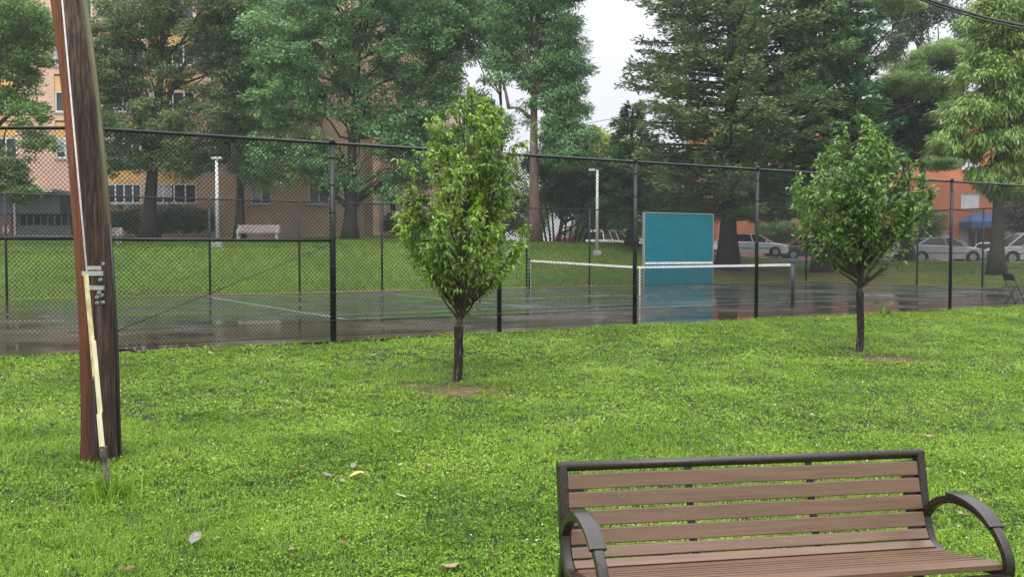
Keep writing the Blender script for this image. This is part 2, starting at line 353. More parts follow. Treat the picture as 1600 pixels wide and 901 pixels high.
# wet court
def wet(name, stops, z=.1, puddle=(.42, .60)):
    m, t, b = mat_base(name, stops[0][1], .3, spec=.8)
    n = noise(t, .45, 6, .6); r = ramp(t, stops, n.outputs['Fac'])
    n2 = noise(t, 28, 5, .7); r2 = ramp(t, [(.3, (.75, .75, .75)), (.7, (1.25, 1.25, 1.25))], n2.outputs['Fac'])
    mm = t.nodes.new('ShaderNodeMix'); mm.data_type = 'RGBA'; mm.blend_type = 'MULTIPLY'; mm.inputs[0].default_value = 1
    t.links.new(r.outputs[0], mm.inputs[6]); t.links.new(r2.outputs[0], mm.inputs[7]); t.links.new(mm.outputs[2], b.inputs['Base Color'])
    n3 = noise(t, .32, 5, .6, stretch=(1, 1.2, 1)); r3 = ramp(t, [(puddle[0], (.035, .035, .035)), (puddle[1], (.30, .30, .30))], n3.outputs['Fac'])
    t.links.new(r3.outputs[0], b.inputs['Roughness'])
    # surface chop: fine bump only outside puddles
    bn = t.nodes.new('ShaderNodeBump'); bn.inputs['Distance'].default_value = .004
    rs = t.nodes.new('ShaderNodeMapRange'); rs.inputs['From Min'].default_value = .035; rs.inputs['From Max'].default_value = .3; rs.inputs['To Min'].default_value = .03; rs.inputs['To Max'].default_value = .45
    t.links.new(r3.outputs[0], rs.inputs['Value']); t.links.new(rs.outputs[0], bn.inputs['Strength']); t.links.new(n2.outputs['Fac'], bn.inputs['Height'])
    t.links.new(bn.outputs[0], b.inputs['Normal']); return m
M['asphalt_out'] = wet('wet_brown_court_margin', [(.3, (.024, .024, .017)), (.55, (.058, .042, .030)), (.75, (.036, .038, .026))])
M['court_green'] = wet('wet_green_court_paint', [(.3, (.028, .040, .034)), (.7, (.044, .058, .048))])
M['asphalt'] = wet('wet_asphalt', [(.3, (.04, .042, .045)), (.7, (.075, .078, .08))], puddle=(.3, .45))
P = lambda u, v: uv(u, v)[:2]
quadsheet('tennis_court', [P(-34, VF), P(UE, VF), P(UE, VN-.15), P(2.45, VN-.15), (-5.45, 13.55), (-5.8, 13.25), (-6.7, 12.5), (-22, 12.5), (-36, 12.5)], 0.0, M['asphalt_out'])
quadsheet('court_paint', [P(2.0, 18.0), P(UE-1.6, 18.0), P(UE-1.6, 30.2), P(2.0, 30.2)], .004, M['court_green'])
quadsheet('clay_strip', [P(9, 30.75), P(UE-.2, 30.75), P(UE-.2, VF+.1), P(6, VF+.1)], .006, simple('wet_clay', (.16, .062, .03), (.30, .13, .065), 3, .45, .3))
quadsheet('clay_strip', [P(UE-.6, 16), P(UE+.1, 16), P(UE+.1, VF-.1), P(UE-.35, VF-.1)], .008, bpy.data.materials['wet_clay'])
NU = 19.1; VC = 23.95
lm = MB()
def line(u0, v0, u1, v1, wd=.05):
    a = uv(u0, v0, .009); b = uv(u1, v1, .009); d = b-a; d /= np.linalg.norm(d); s = np.array([-d[1], d[0], 0])*wd/2
    lm.add([a-s, b-s, b+s, a+s], [(0, 1, 2, 3)])
for dv in (-5.485, -4.115, 4.115, 5.485): line(NU-11.885, VC+dv, NU+11.885, VC+dv)
for du in (-11.885, 11.885): line(NU+du, VC-5.485, NU+du, VC+5.485, .06)
for du in (-6.4, 6.4): line(NU+du, VC-4.115, NU+du, VC+4.115)
line(NU-6.4, VC, NU+6.4, VC)
for i, f in enumerate(lm.f):
    for k in f: lm.v[k] = (lm.v[k][0], lm.v[k][1], .009+.0015*i*0+.0005*i)
o = lm.build('court_lines', simple('line_paint', (.26, .30, .28), (.42, .46, .43), 5, .3, .05)); tag(o, kind='structure')
# parking road, path
quadsheet('parking_road', [(14.5, 55.0), (34, 54.2), (80, 53), (95, 75), (40, 75.6), (4, 76), (3, 62)], 0, M['asphalt'])
pr = bpy.data.objects['parking_road']
def drape(name, xs, ys, lift, mat, keep=None):
    return sheet(name, xs, ys, lambda X, Y: terr(X, Y)+lift, mat, None, keep)
bpy.data.objects.remove(pr)
drape('parking_road', np.arange(12, 90, .5), np.arange(54.4, 78, .5), .012, M['asphalt'], lambda X, Y: (Y > 55.0+.2*np.clip(20-X, 0, 9)))
drape('path', np.arange(-34, 0, .5), np.arange(57.0, 58.4, .25), .012, simple('path_concrete', (.16, .14, .11), (.24, .21, .17), 2, .7, .2))
mb = MB()
pk = [(x, 54.9+.2*max(20-x, 0)) for x in np.arange(19, 62, 1.0)]
for a, b_ in zip(pk, pk[1:]): mb.bar((a[0], a[1], tz(*a)+.05), (b_[0], b_[1], tz(*b_)+.05), .16, .16)
tag(mb.build('kerb', M['concrete']), kind='structure')

# ------------------------------------------------------------------ grass
def blades(n, rng, xy, h, wdt, lean, mat, name, seg2=True, zoff=-.004):
    n = len(xy); z = terr(xy[:, 0], xy[:, 1])+zoff
    base = np.column_stack([xy, z]); a = rng.uniform(0, 2*math.pi, n); hh = h*rng.uniform(.45, 1.25, n)
    side = np.column_stack([np.cos(a), np.sin(a), np.zeros(n)])*(wdt*rng.uniform(.6, 1.3, n)/2)[:, None]
    b2 = a+math.pi/2+rng.normal(0, .5, n); ln = lean*rng.uniform(.2, 1.5, n)
    ld = np.column_stack([np.cos(b2), np.sin(b2), np.zeros(n)])
    up = np.array([0, 0, 1.])
    mid = base+up*(hh*.6)[:, None]+ld*(hh*ln*.35)[:, None]
    tip = base+up*(hh*np.clip(1-.35*ln, .2, 1))[:, None]+ld*(hh*ln)[:, None]
    if seg2:
        V = np.stack([base-side, base+side, mid+side*.8, mid-side*.8, tip], 1).reshape(-1, 3)
        i = np.arange(n)[:, None]*5
        idx = np.concatenate([i+0, i+1, i+2, i+3, i+3, i+2, i+4], 1).ravel(); cnt = np.tile([4, 3], n)
    else:
        V = np.stack([base-side, base+side, tip], 1).reshape(-1, 3); idx = np.arange(3*n); cnt = np.full(n, 3)
    return V, idx, cnt
def merge(parts):
    V = []; I = []; C = []; o = 0
    for v_, i_, c_ in parts: V.append(v_); I.append(i_+o); C.append(c_); o += len(v_)
    return np.concatenate(V), np.concatenate(I), np.concatenate(C)
rng = np.random.default_rng(5)
def lawn_pts(y0, y1, dens, rng, m=1, sig=.02):
    area = (y1-y0)*(1.44*y1+5); n = int(area*dens/m); X = rng.uniform(-.72*y1-2.5, .72*y1+2.5, n); Y = rng.uniform(y0, y1, n)
    if m > 1:      # m blades round each random tuft centre, tufts of unequal size
        sz = rng.uniform(.5, 1.5, n); r_ = np.clip((m*rng.uniform(.3, 1.7, n)).astype(int), 1, None); X = np.repeat(X, r_); Y = np.repeat(Y, r_); sz = np.repeat(sz, r_)
        X = X+rng.normal(0, sig, len(X))*sz; Y = Y+rng.normal(0, sig, len(Y))*sz
    k = (np.abs(X) < .66*Y+3)
    v = X*DN[0]+Y*DN[1]; k &= (v < 14.12+.05*np.sin(X*5)) & ~((X < -5.0) & (Y > 12.42+np.clip(X+6.7, 0, 9)*.85))
    X, Y = X[k], Y[k]
    d = dirt_near(X, Y); pn = .5+.5*np.sin(X*9+Y*3)*np.sin(Y*11-X*4)
    k = rng.uniform(0, 1, len(X)) > np.clip(d*1.5*(.45+.8*pn), 0, .93)
    return np.column_stack([X[k], Y[k]])
def patch(xy):   # 0..1 patchiness, clover against grass
    X, Y = xy[:, 0], xy[:, 1]
    return .5+.25*np.sin(1.3*X+.7*Y+1)+.25*np.sin(2.1*Y-1.2*X)*np.sin(.8*X+3)
def clover(xy, rng, size, hmax):
    n = len(xy); z = terr(xy[:, 0], xy[:, 1])+rng.uniform(.35, 1, n)*hmax
    c = np.column_stack([xy, z]); a = rng.uniform(0, 6.28, n); t = rng.normal(0, .45, (n, 2)); s = size*rng.uniform(.6, 1.3, n)
    e1 = np.column_stack([np.cos(a), np.sin(a), t[:, 0]])*s[:, None]; e2 = np.column_stack([-np.sin(a), np.cos(a), t[:, 1]])*(s*.8)[:, None]
    V = np.stack([c-e1, c-e2*.9, c+e1, c+e2*.9], 1).reshape(-1, 3)
    return V, np.arange(4*n), np.full(n, 4)
gp = []; cp = []; fl = []
for y0, y1, dens, h, wd, cs, seg in ((2.6, 6, 6500, .050, .0042, .0075, True), (6, 9, 3600, .050, .0055, .009, True), (9, 13, 2100, .050, .0075, .011, False), (13, 24.5, 1150, .050, .0115, .014, False)):
    xy = lawn_pts(y0, y1, dens*1.15, rng, 14, .020+.0022*y0); p = patch(xy)
    hl = .75+.5*p
    V, I, C = blades(0, rng, xy, h*hl, wd, 1.0, None, '', seg); gp.append((V, I, C))
    xc = lawn_pts(y0, y1, dens*.8, rng, 12, .035+.002*y0); pc = patch(xc); xc = xc[rng.uniform(0, 1, len(xc)) < 1.15-pc]
    cp.append(clover(xc, rng, cs*1.15, .042))
    xf = lawn_pts(y0, y1, dens*.006, rng); xf = xf[rng.uniform(0, 1, len(xf)) < 1.1-patch(xf)]; fl.append(clover(xf, rng, cs*.75, .055))
gm = leafmat('lawn_blades', [(.044, .106, .007), (.104, .208, .012), (.18, .315, .020), (.30, .44, .06)], .5, .35, .9, .4, 1.1)
cm = leafmat('clover_leaves', [(.050, .110, .010), (.100, .195, .014), (.17, .29, .024), (.28, .39, .07)], .6, .3, .9, .2, 1.1)
o = put(np_mesh('lawn_grass', *merge(gp)), 'lawn_grass', gm); tag(o, 'short wet green grass blades covering the near lawn', 'grass', kind='stuff')
o = put(np_mesh('lawn_clover', *merge(cp)), 'lawn_clover', cm); tag(o, 'low clover leaves mixed into the near lawn', 'clover', kind='stuff')
o = put(np_mesh('clover_flowers', *merge(fl)), 'clover_flowers', simple('clover_flower', (.42, .42, .32), (.62, .60, .50), 30, .7, 0)); tag(o, 'tiny pale clover flowers dotted over the near lawn', 'clover flower', kind='stuff')
# far bank tufts (just enough to roughen the lawn beyond the court)
n = 150000; X = rng.uniform(-24, 30, n); Y = rng.uniform(24, 57, n); u_ = X*DU[0]+Y*DU[1]; v_ = X*DN[0]+Y*DN[1]
k = (np.maximum(v_-VF, u_-UE) > .15) & (np.abs(X) < .6*Y) & (v_ > 13) & (dirt_far(X, Y)*1.3 < rng.uniform(0, 1, n)); k &= ~((Y > 54.6+.2*np.clip(20-X, 0, 9)) & (X > 12))
V, I, C = blades(0, rng, np.column_stack([X[k], Y[k]]), .09, .045, .9, None, '', False, -.02)
o = put(np_mesh('bank_grass', V, I, C), 'bank_grass', leafmat('bank_blades', [(.045, .10, .010), (.085, .160, .016), (.138, .22, .024), (.21, .29, .045)], .6, .3, .4, .3)); tag(o, 'mown grass on the sloping bank behind the tennis court', 'grass', kind='stuff')

# ------------------------------------------------------------------ tree tools
def unit(a): return a/(np.linalg.norm(a, axis=-1, keepdims=True)+1e-9)
def leaf_quads(c, ax, nr, L, W, fold=0., curl=0.):
    """c base point of leaf, ax long axis, nr rough normal"""
    ax = unit(ax); sd_ = unit(np.cross(ax, nr)); nn = np.cross(sd_, ax)
    L = L[:, None]; W = W[:, None]; n = len(c)
    if fold == 0:
        V = np.stack([c, c+ax*L*.45+sd_*W/2, c+ax*L, c+ax*L*.45-sd_*W/2], 1).reshape(-1, 3)
        return V, np.arange(4*n), np.full(n, 4)
    m1 = c+ax*L*.35-nn*L*.0; m2 = c+ax*L*.72-nn*L*curl*.45; tip = c+ax*L-nn*L*curl*1.1
    V = np.stack([c, m1+sd_*W*.5+nn*W*fold, m2+sd_*W*.36+nn*W*fold, tip, m2-sd_*W*.36+nn*W*fold, m1-sd_*W*.5+nn*W*fold, m1, m2], 1).reshape(-1, 3)
    i = np.arange(n)[:, None]*8
    idx = np.concatenate([i+0, i+1, i+6, i+0, i+6, i+5, i+6, i+1, i+2, i+7, i+6, i+7, i+4, i+5, i+7, i+2, i+3, i+7, i+3, i+4], 1).ravel()
    return V, idx, np.tile([3, 3, 4, 4, 3, 3], n)
def sinnoise(p, s, seed):
    r = np.random.default_rng(seed); t = 0
    for k in range(5): d = r.normal(0, 1, 3); t = t+np.sin(p@d*s*(1+.5*k)+r.uniform(0, 6))/(1+.5*k)
    return t/2.2
def lobe(px, py, Y, rpx, rpy, ry=None):
    p = at(px, py, Y); rx = rpx/F*Y; return (p, np.array([rx, ry if ry else rx*.9, rpy/F*Y]))
DEN = 1.75; LPC = 1.7
def decid(name, base, lobes, mat, bark, label, cat='tree', ncl=300, lpc=90, cr=.75, leaf=(.15, .10), droop=.35, trunk_r=.3, trunk_top=None, fork=None, seed=1, flat=.55,
          limbs=45, gap=.15, group='trees beyond the tennis court', spread=1.0, extra_trunks=(), shell=.6):
    rg = np.random.default_rng(seed); ncl = int(ncl*DEN); lpc = int(lpc*LPC)
    bz = tz(base[0], base[1]) if len(base) == 2 else base[2]
    B = np.array([base[0], base[1], bz-.1])
    root = empty(name, B, label, cat, group)
    # clusters
    wts = np.array([l[1][0]*l[1][1]+l[1][0]*l[1][2] for l in lobes]); wts /= wts.sum()
    ci = rg.choice(len(lobes), ncl*2, p=wts); d = unit(rg.normal(0, 1, (ncl*2, 3)))
    rr_ = 1-shell*rg.uniform(0, 1, ncl*2)**1.4
    LC = np.array([l[0] for l in lobes]); LR = np.array([l[1] for l in lobes])
    C = LC[ci]+d*rr_[:, None]*LR[ci]
    nz = sinnoise(C, 1.1/max(cr, .3)*.55, seed); C = C[nz > np.quantile(nz, gap)][:ncl]
    C = C[C[:, 2] > bz+.35]
    nC = len(C); per = np.clip((lpc*rg.uniform(.4, 1.5, nC)).astype(int), 8, None); idx = np.repeat(np.arange(nC), per); n = len(idx)
    crr = cr*rg.uniform(.6, 1.45, nC)
    dd = unit(rg.normal(0, 1, (n, 3)))*(rg.uniform(0, 1, n)**.45)[:, None]; dd[:, 2] *= flat
    pos = C[idx]+dd*crr[idx][:, None]
    cc = LC.mean(0); outw = unit((C-cc)*np.array([1, 1, .3]))[idx]
    ax = outw*.5+dd*.9+rg.normal(0, .45, (n, 3))*spread; ax[:, 2] -= droop
    nr = dd*.4+np.array([0, 0, 1.0])+rg.normal(0, .42, (n, 3))
    V, I, Cn = leaf_quads(pos, ax, nr, leaf[0]*rg.uniform(.6, 1.3, n), leaf[1]*rg.uniform(.6, 1.3, n))
    # twigs + trunk
    tt = np.array(trunk_top if trunk_top is not None else (C.mean(0)+np.array([0, 0, LR[:, 2].max()*.4])))
    mb = MB(); H = tt[2]-B[2]
    def tp(t): w_ = .12*H*.1; return B+(tt-B)*t+np.array([math.sin(t*5+seed)*w_, math.cos(t*4+seed)*w_*.6, 0])*t
    K = 12; mb.tube([tp(k/K) for k in range(K+1)], [trunk_r*(1.55 if k == 0 else 1.12 if k == 1 else 1)*(1-.88*(k/K)**.8) for k in range(K+1)], 10)
    for (q0, q1, ra) in extra_trunks:
        q0 = np.array(q0); q1 = np.array(q1)
        mb.tube([q0+(q1-q0)*s_+np.array([0, 0, .25*math.sin(math.pi*s_)]) for s_ in np.linspace(0, 1, 7)], [ra*(1-.65*s_) for s_ in np.linspace(0, 1, 7)], 7)
    sel = rg.choice(nC, min(limbs, nC), replace=False)
    fz = fork if fork is not None else .3
    for k in sel:
        c = C[k]; t0 = np.clip((c[2]-B[2])/H-.18-.10*rg.uniform(), fz, .92)
        a = tp(t0); L = np.linalg.norm(c-a); mid = (a+c)/2+np.array([0, 0, .10*L])+rg.normal(0, .10*L, 3); mid[2] -= .05*L
        r0 = min(trunk_r*.32*(1-.6*t0), .010*L+.015)
        pts = [a*(1-s_)**2+2*mid*s_*(1-s_)+c*s_**2 for s_ in np.linspace(0, 1, 6)]
        pts = [q+(rg.normal(0, .03*L, 3) if 0 < i_ < 5 else 0) for i_, q in enumerate(pts)]
        mb.tube(pts, [r0*(1-.8*s_)+.006 for s_ in np.linspace(0, 1, 6)], 5, cap=False)
    mb.build('trunk', bark, root)
    me = np_mesh('crown', V-B, I, Cn); put(me, 'crown', mat, root)
    return root
def conifer(name, base, radf, ztop, mat, bark, label, nb=150, lpb=230, trunk_r=.4, seed=1, spray=(.30, .085), zlow=2., rise=.25, droop=.18, group='trees beyond the tennis court', gap=.1, trunk_z=None):
    rg = np.random.default_rng(seed); bz = tz(*base); B = np.array([base[0], base[1], bz-.1]); root = empty(name, B, label, 'tree', group)
    mb = MB(); K = 12; top = B+np.array([rg.normal(0, .3), 0, ztop-bz])
    wob = lambda t: B+(top-B)*t+np.array([math.sin(t*6+seed)*.08, 0, 0])
    mb.tube([wob(k/K) for k in range(K+1)], [trunk_r*(1.7 if k == 0 else 1.15 if k == 1 else 1)*(1-.88*k/K) for k in range(K+1)], 10)
    parts = []; nscale = 0
    for i in range(nb):
        t = (i+rg.uniform(0, 1))/nb; z = zlow+(ztop-zlow)*t**1.05
        L = radf(z)*rg.uniform(.62, 1.12); 
        if L < .2: continue
        a = i*2.39996+rg.normal(0, .35); dirn = np.array([math.cos(a), math.sin(a), 0])
        s_ = np.linspace(0, 1, 9); o_ = wob((z-B[2])/(top[2]-B[2]))
        pts = o_[None]+dirn[None]*(L*s_)[:, None]; pts[:, 2] += L*(rise*s_-droop*2.2*s_**2*(1-.35*s_)+.10*s_**4)
        mb.tube(pts, [max(.012, .012*L*1.6*(1-.85*q)) for q in s_], 4, cap=False)
        n = int(lpb*(.35+.65*L/4)); q = rg.uniform(.12, 1, n)**.75; seg = np.clip((q*8).astype(int), 0, 7); f = q*8-seg
        c = pts[seg]*(1-f)[:, None]+pts[seg+1]*f[:, None]
        sidev = np.array([-dirn[1], dirn[0], 0]); wdt = L*.26*(1.15-q*.75)*rg.uniform(-1, 1, n)
        # side twigs: quantise across so sprays clump
        tw = np.round(q*11)/11; wq = wdt+rg.normal(0, .03, n)
        c = c+sidev[None]*wq[:, None]+dirn[None]*(np.abs(wq)*.5)[:, None]; c[:, 2] += rg.normal(0, .07, n)-.20*np.abs(wq)+.10*np.sin(tw*40+i)
        ax = dirn[None]*.8+sidev[None]*np.sign(wq)[:, None]*.7+rg.normal(0, .35, (n, 3)); ax[:, 2] += .12
        nr = np.array([0, 0, 1.])+rg.normal(0, .55, (n, 3))
        parts.append(leaf_quads(c, ax, nr, spray[0]*rg.uniform(.5, 1.25, n), spray[1]*rg.uniform(.6, 1.4, n)))
    mb.build('trunk', bark, root)
    V, I, Cn = merge(parts); put(np_mesh('crown', V-B, I, Cn), 'crown', mat, root); return root
def XY(px, Y): return ((px-800)/F*Y, Y)
def Z(py, Y): return at(800, py, Y)[2]
def lobes(Y, *a): return [lobe(x[0], x[1], Y+(x[4] if len(x) > 4 else 0), x[2], x[3]) for x in a]

# maple
Y = 55
decid('maple_tree', XY(547, Y), lobes(Y, (565, -20, 150, 80), (500, 80, 95, 70), (630, 70, 95, 75), (450, 150, 60, 50), (655, 165, 62, 62), (455, 235, 62, 48), (520, 270, 45, 30), (650, 245, 55, 55), (590, 215, 45, 42), (555, 165, 60, 40), (430, 60, 60, 50), (700, 40, 40, 50), (600, 290, 35, 22), (690, 110, 40, 60)),
      M['maple'], M['bark_dark'], 'broad mid-green maple with low forked dark trunk, left of the nearer young tree', ncl=620, lpc=85, cr=.62, leaf=(.17, .13), trunk_r=.42, seed=3, flat=.5,
      trunk_top=at(560, 40, Y), limbs=44, gap=.14, fork=.22,
      extra_trunks=[(at(550, 330, Y), at(480, 285, Y-1), .17), (at(550, 325, Y), at(620, 275, Y+.5), .2), (at(552, 322, Y), at(592, 282, Y-1.5), .18), (at(545, 320, Y), at(530, 230, Y), .2)])
# olive fork tree
Y = 57
decid('olive_green_tree', XY(232, Y), lobes(Y, (200, 20, 70, 60), (300, 10, 85, 60), (175, 120, 55, 45), (225, 190, 75, 38), (330, 170, 55, 48), (180, 245, 60, 28), (285, 245, 60, 32), (250, 110, 45, 40), (340, 90, 45, 50), (150, 190, 40, 40), (230, 30, 60, 50), (165, 85, 45, 45), (195, 150, 40, 30), (360, 40, 50, 50)),
      M['olive'], M['bark_dark'], 'dark olive tree with forked trunk in front of the tan brick block', ncl=520, lpc=80, cr=.58, leaf=(.15, .11), trunk_r=.45, seed=11, trunk_top=at(256, -20, Y), limbs=40, gap=.10, fork=.35,
      extra_trunks=[(at(230, 240, Y), at(190, 110, Y-1), .22), (at(235, 220, Y), at(310, 60, Y), .2), (at(236, 240, Y), at(320, 140, Y-1), .13)])
Y = 58.5
decid('slim_street_tree', XY(375, Y), lobes(Y, (385, 190, 50, 50), (370, 110, 60, 55), (400, 20, 70, 60), (400, 265, 40, 28), (340, 235, 30, 22), (440, 100, 40, 60)),
      M['maple'], M['bark_dark'], 'tree with a straight thin trunk between the left lamp post and the maple', ncl=330, lpc=80, cr=.6, leaf=(.15, .12), trunk_r=.30, seed=21, trunk_top=at(380, 0, Y), limbs=40, gap=.2, fork=.4)
Y = 49
decid('left_edge_tree', XY(-45, Y), lobes(Y, (0, 30, 80, 50), (45, 110, 45, 35), (10, 170, 60, 38), (35, 225, 50, 30), (-20, 270, 60, 30), (40, 300, 30, 12), (-60, 100, 60, 90), (55, 60, 30, 30)),
      M['fresh'], M['bark'], 'fresh green tree reaching in from the left edge over the grey annex', ncl=330, lpc=80, cr=.5, leaf=(.15, .10), trunk_r=.35, seed=31, trunk_top=at(-20, 20, Y), limbs=45, gap=.25, fork=.3)
# tall feathery tree
Y = 52
decid('tall_feathery_tree', XY(835, Y), lobes(Y, (850, 40, 62, 45), (885, 100, 42, 38), (880, 165, 40, 35), (895, 215, 38, 25), (800, 30, 45, 40), (840, 110, 35, 35), (850, -50, 90, 60), (850, 190, 30, 30), (885, 245, 35, 16), (790, 95, 26, 40), (836, 60, 26, 60), (842, 150, 26, 45), (862, 215, 22, 30)),
      M['feather'], M['bark_brown'], 'tall feathery tree with straight brown trunk beside the patch of open sky', ncl=330, lpc=110, cr=.62, leaf=(.22, .07), trunk_r=.34, seed=41, trunk_top=at(838, -120, Y), limbs=26, gap=.2, fork=.45, droop=.6,
      extra_trunks=[(at(828, 185, Y), at(795, 170, Y-.5), .12), (at(795, 170, Y-.5), at(782, 120, Y-.8), .1)])
Y = 56
decid('second_feathery_tree', XY(784, Y), lobes(Y, (745, 20, 50, 50), (760, 110, 35, 40), (735, 165, 38, 38), (725, 225, 45, 30), (745, 275, 50, 30), (780, 10, 40, 60), (765, 190, 30, 45), (720, 90, 30, 50)),
      M['feather'], M['bark_dark'], 'thinner feathery tree just left of the tall brown trunk', ncl=260, lpc=100, cr=.6, leaf=(.2, .08), trunk_r=.2, seed=43, trunk_top=at(778, 20, Y), limbs=35, gap=.25, fork=.3)
Y = 82
decid('yellow_green_tree', XY(935, Y), lobes(Y, (930, 235, 40, 32), (960, 250, 35, 30), (905, 250, 30, 25)), M['yellowgreen'], M['bark'], 'small yellow-green tree showing low in the gap of open sky',
      ncl=140, lpc=70, cr=.9, leaf=(.24, .16), trunk_r=.25, seed=47, limbs=15, group=None)
Y = 70
decid('yellow_green_shrub', XY(958, Y), lobes(Y, (950, 350, 40, 22), (985, 352, 25, 20), (920, 358, 20, 14)), M['yellowgreen'], M['bark'], 'yellow-green shrub glowing behind the right lamp post', 'shrub',
      ncl=120, lpc=60, cr=.6, leaf=(.2, .13), trunk_r=.1, seed=48, limbs=12, group=None)
decid('background_tree', XY(700, 78), lobes(78, (700, 310, 70, 50), (770, 300, 60, 60), (820, 330, 40, 40)), M['fresh'], M['bark'], 'green tree mostly hidden behind the nearer young tree', ncl=160, lpc=70, cr=.9, leaf=(.25, .17), trunk_r=.3, seed=49, limbs=20)
decid('background_tree', XY(1030, 90), lobes(90, (1010, 290, 80, 50), (1100, 300, 80, 50)), M['dark_leaf'], M['bark'], 'dark tree filling the gap above the teal practice wall', ncl=160, lpc=80, cr=1.1, leaf=(.3, .2), trunk_r=.35, seed=50, limbs=20)
# dark multi-stem
Y = 56
base = XY(872, Y); bp = at(872, 378, Y)
decid('multi_stemmed_yew', base, lobes(Y, (895, 300, 55, 38), (870, 255, 50, 25), (945, 300, 45, 32), (975, 265, 45, 28), (930, 340, 22, 10)), M['dark_leaf'], M['bark_dark'], 'dark evergreen fanning out in many bare stems beside the brown trunk',
      ncl=260, lpc=100, cr=.6, leaf=(.2, .07), trunk_r=.14, seed=53, trunk_top=at(890, 270, Y), limbs=50, fork=.12, gap=.15,
      extra_trunks=[(bp+(dx*.02, 0, 0), at(872+dx, 300+abs(dx)*.3, Y), .07) for dx in (-34, -22, -12, 6, 18, 32, 46, 60, 74)])
Y = 54
conifer('low_spreading_conifer', XY(985, Y), lambda z: np.interp(z, [2, 3.2, 5, 7, 10], [2.0, 3.0, 2.9, 2.1, .2]), 9.6, M['conifer_green'], M['bark_dark'], 'lower dark conifer standing left of the teal practice wall', nb=90, lpb=240, trunk_r=.3, seed=57, zlow=3.0, rise=-.05, spray=(.3, .09))
# big conifers
Y = 50
conifer('grey_green_cedar', XY(1140, Y), lambda z: np.interp(z, [2, 4, 8, 12, 16, 20, 24], [3.4, 5.4, 5.7, 5.4, 4.4, 2.6, .3]), 24, M['conifer'], M['bark_dark'], 'huge grey-green cedar with thick trunk, right of the open sky', nb=300, lpb=420, trunk_r=.42, seed=61, zlow=2.9, rise=.18, droop=.10, spray=(.30, .10))
Y = 50.5
conifer('dark_green_spruce', XY(1288, Y), lambda z: np.interp(z, [2, 4, 8, 12, 16, 20], [3.2, 4.0, 3.7, 2.9, 2.3, .4]), 21, M['conifer_green'], M['bark_dark'], 'dense dark green spruce behind the farther young tree', nb=280, lpb=430, trunk_r=.42, seed=67, zlow=3.6, rise=.12, droop=.12, spray=(.32, .11))
Y = 53
conifer('dark_conifer', XY(1415, Y), lambda z: np.interp(z, [5, 8, 9.5, 11, 16], [2.6, 2.6, 2.0, 1.0, .3]), 11.5, M['dark_leaf'], M['bark_dark'], 'very dark conifer behind the pale pine boughs', nb=120, lpb=300, trunk_r=.35, seed=71, zlow=6.2, rise=.1, spray=(.34, .11))  # conifer with very dark foliage throughout
Y = 49
decid('pale_pine', XY(1335, Y), lobes(Y, (1425, 125, 50, 24), (1478, 88, 55, 18), (1405, 142, 30, 12), (1455, 140, 45, 16), (1520, 105, 40, 22), (1400, 5, 45, 10), (1470, 255, 25, 14)), M['pine'], M['bark_dark'], 'pine with soft pale green boughs between the spruce and the long-leaved tree',
      ncl=260, lpc=260, cr=.42, leaf=(.16, .03), trunk_r=.25, seed=73, trunk_top=at(1338, -60, Y), limbs=22, flat=.4, gap=.05, droop=.05, fork=.45, shell=.9)
# long-leaved tree on the right
Y = 66
decid('far_dark_tree', XY(1440, Y), lobes(Y, (1400, 70, 60, 36), (1455, 20, 60, 22), (1505, 70, 40, 60), (1385, 15, 40, 20), (1460, 190, 60, 40)), M['dark_leaf'], M['bark_dark'], 'dark airy tree whose twigs cross the sky above the pale pine boughs', ncl=190, lpc=60, cr=.65, leaf=(.22, .10), trunk_r=.3, seed=75, trunk_top=at(1440, -30, Y), limbs=45, gap=.35, fork=.4)
Y = 44
decid('long_leaved_tree', XY(1557, Y), lobes(Y, (1560, 30, 55, 45), (1545, 110, 50, 35), (1520, 170, 52, 32), (1590, 160, 55, 45), (1500, 215, 42, 26), (1570, 235, 55, 40), (1600, 60, 50, 60), (1585, 285, 42, 24), (1545, 268, 28, 18), (1640, 150, 50, 100)),
      M['chestnut'], M['bark'], 'tree with long drooping yellow-green leaves at the right edge', ncl=430, lpc=75, cr=.48, leaf=(.30, .065), droop=1.0, trunk_r=.33, seed=79, trunk_top=at(1575, -30, Y), limbs=60, gap=.12, fork=.45, spread=.8)
decid('purple_leaved_tree', XY(1612, 62), lobes(62, (1598, 325, 28, 36), (1620, 290, 30, 30)), M['purple'], M['bark'], 'purple-grey leaved small tree beside the blue awning at right', ncl=120, lpc=70, cr=.5, leaf=(.16, .1), trunk_r=.12, seed=83, limbs=25)
def bush(px, py, Y, rpx, rpy, mat, label, seed, n=90, leaf=(.14, .09), cat='bush', name='bush', ls=None):
    return decid(name, XY(px, Y), ls or lobes(Y, (px, py, rpx, rpy)), mat, M['bark_dark'], label, cat, ncl=n, lpc=60, cr=.42, leaf=leaf, trunk_r=.06, trunk_top=at(px, py, Y), seed=seed, limbs=14, gap=.02, group=None, shell=.9)
bush(1215, 362, 64, 34, 20, M['fresh'], 'rounded green bush behind the white car', 101)
bush(1438, 350, 63, 32, 32, M['olive'], 'brownish green bush left of the blue awning', 103, 110, ls=lobes(63, (1442, 352, 34, 26), (1425, 325, 26, 22)))
bush(1590, 372, 66, 20, 14, M['fresh'], 'low green bush under the blue awning', 104, 40)
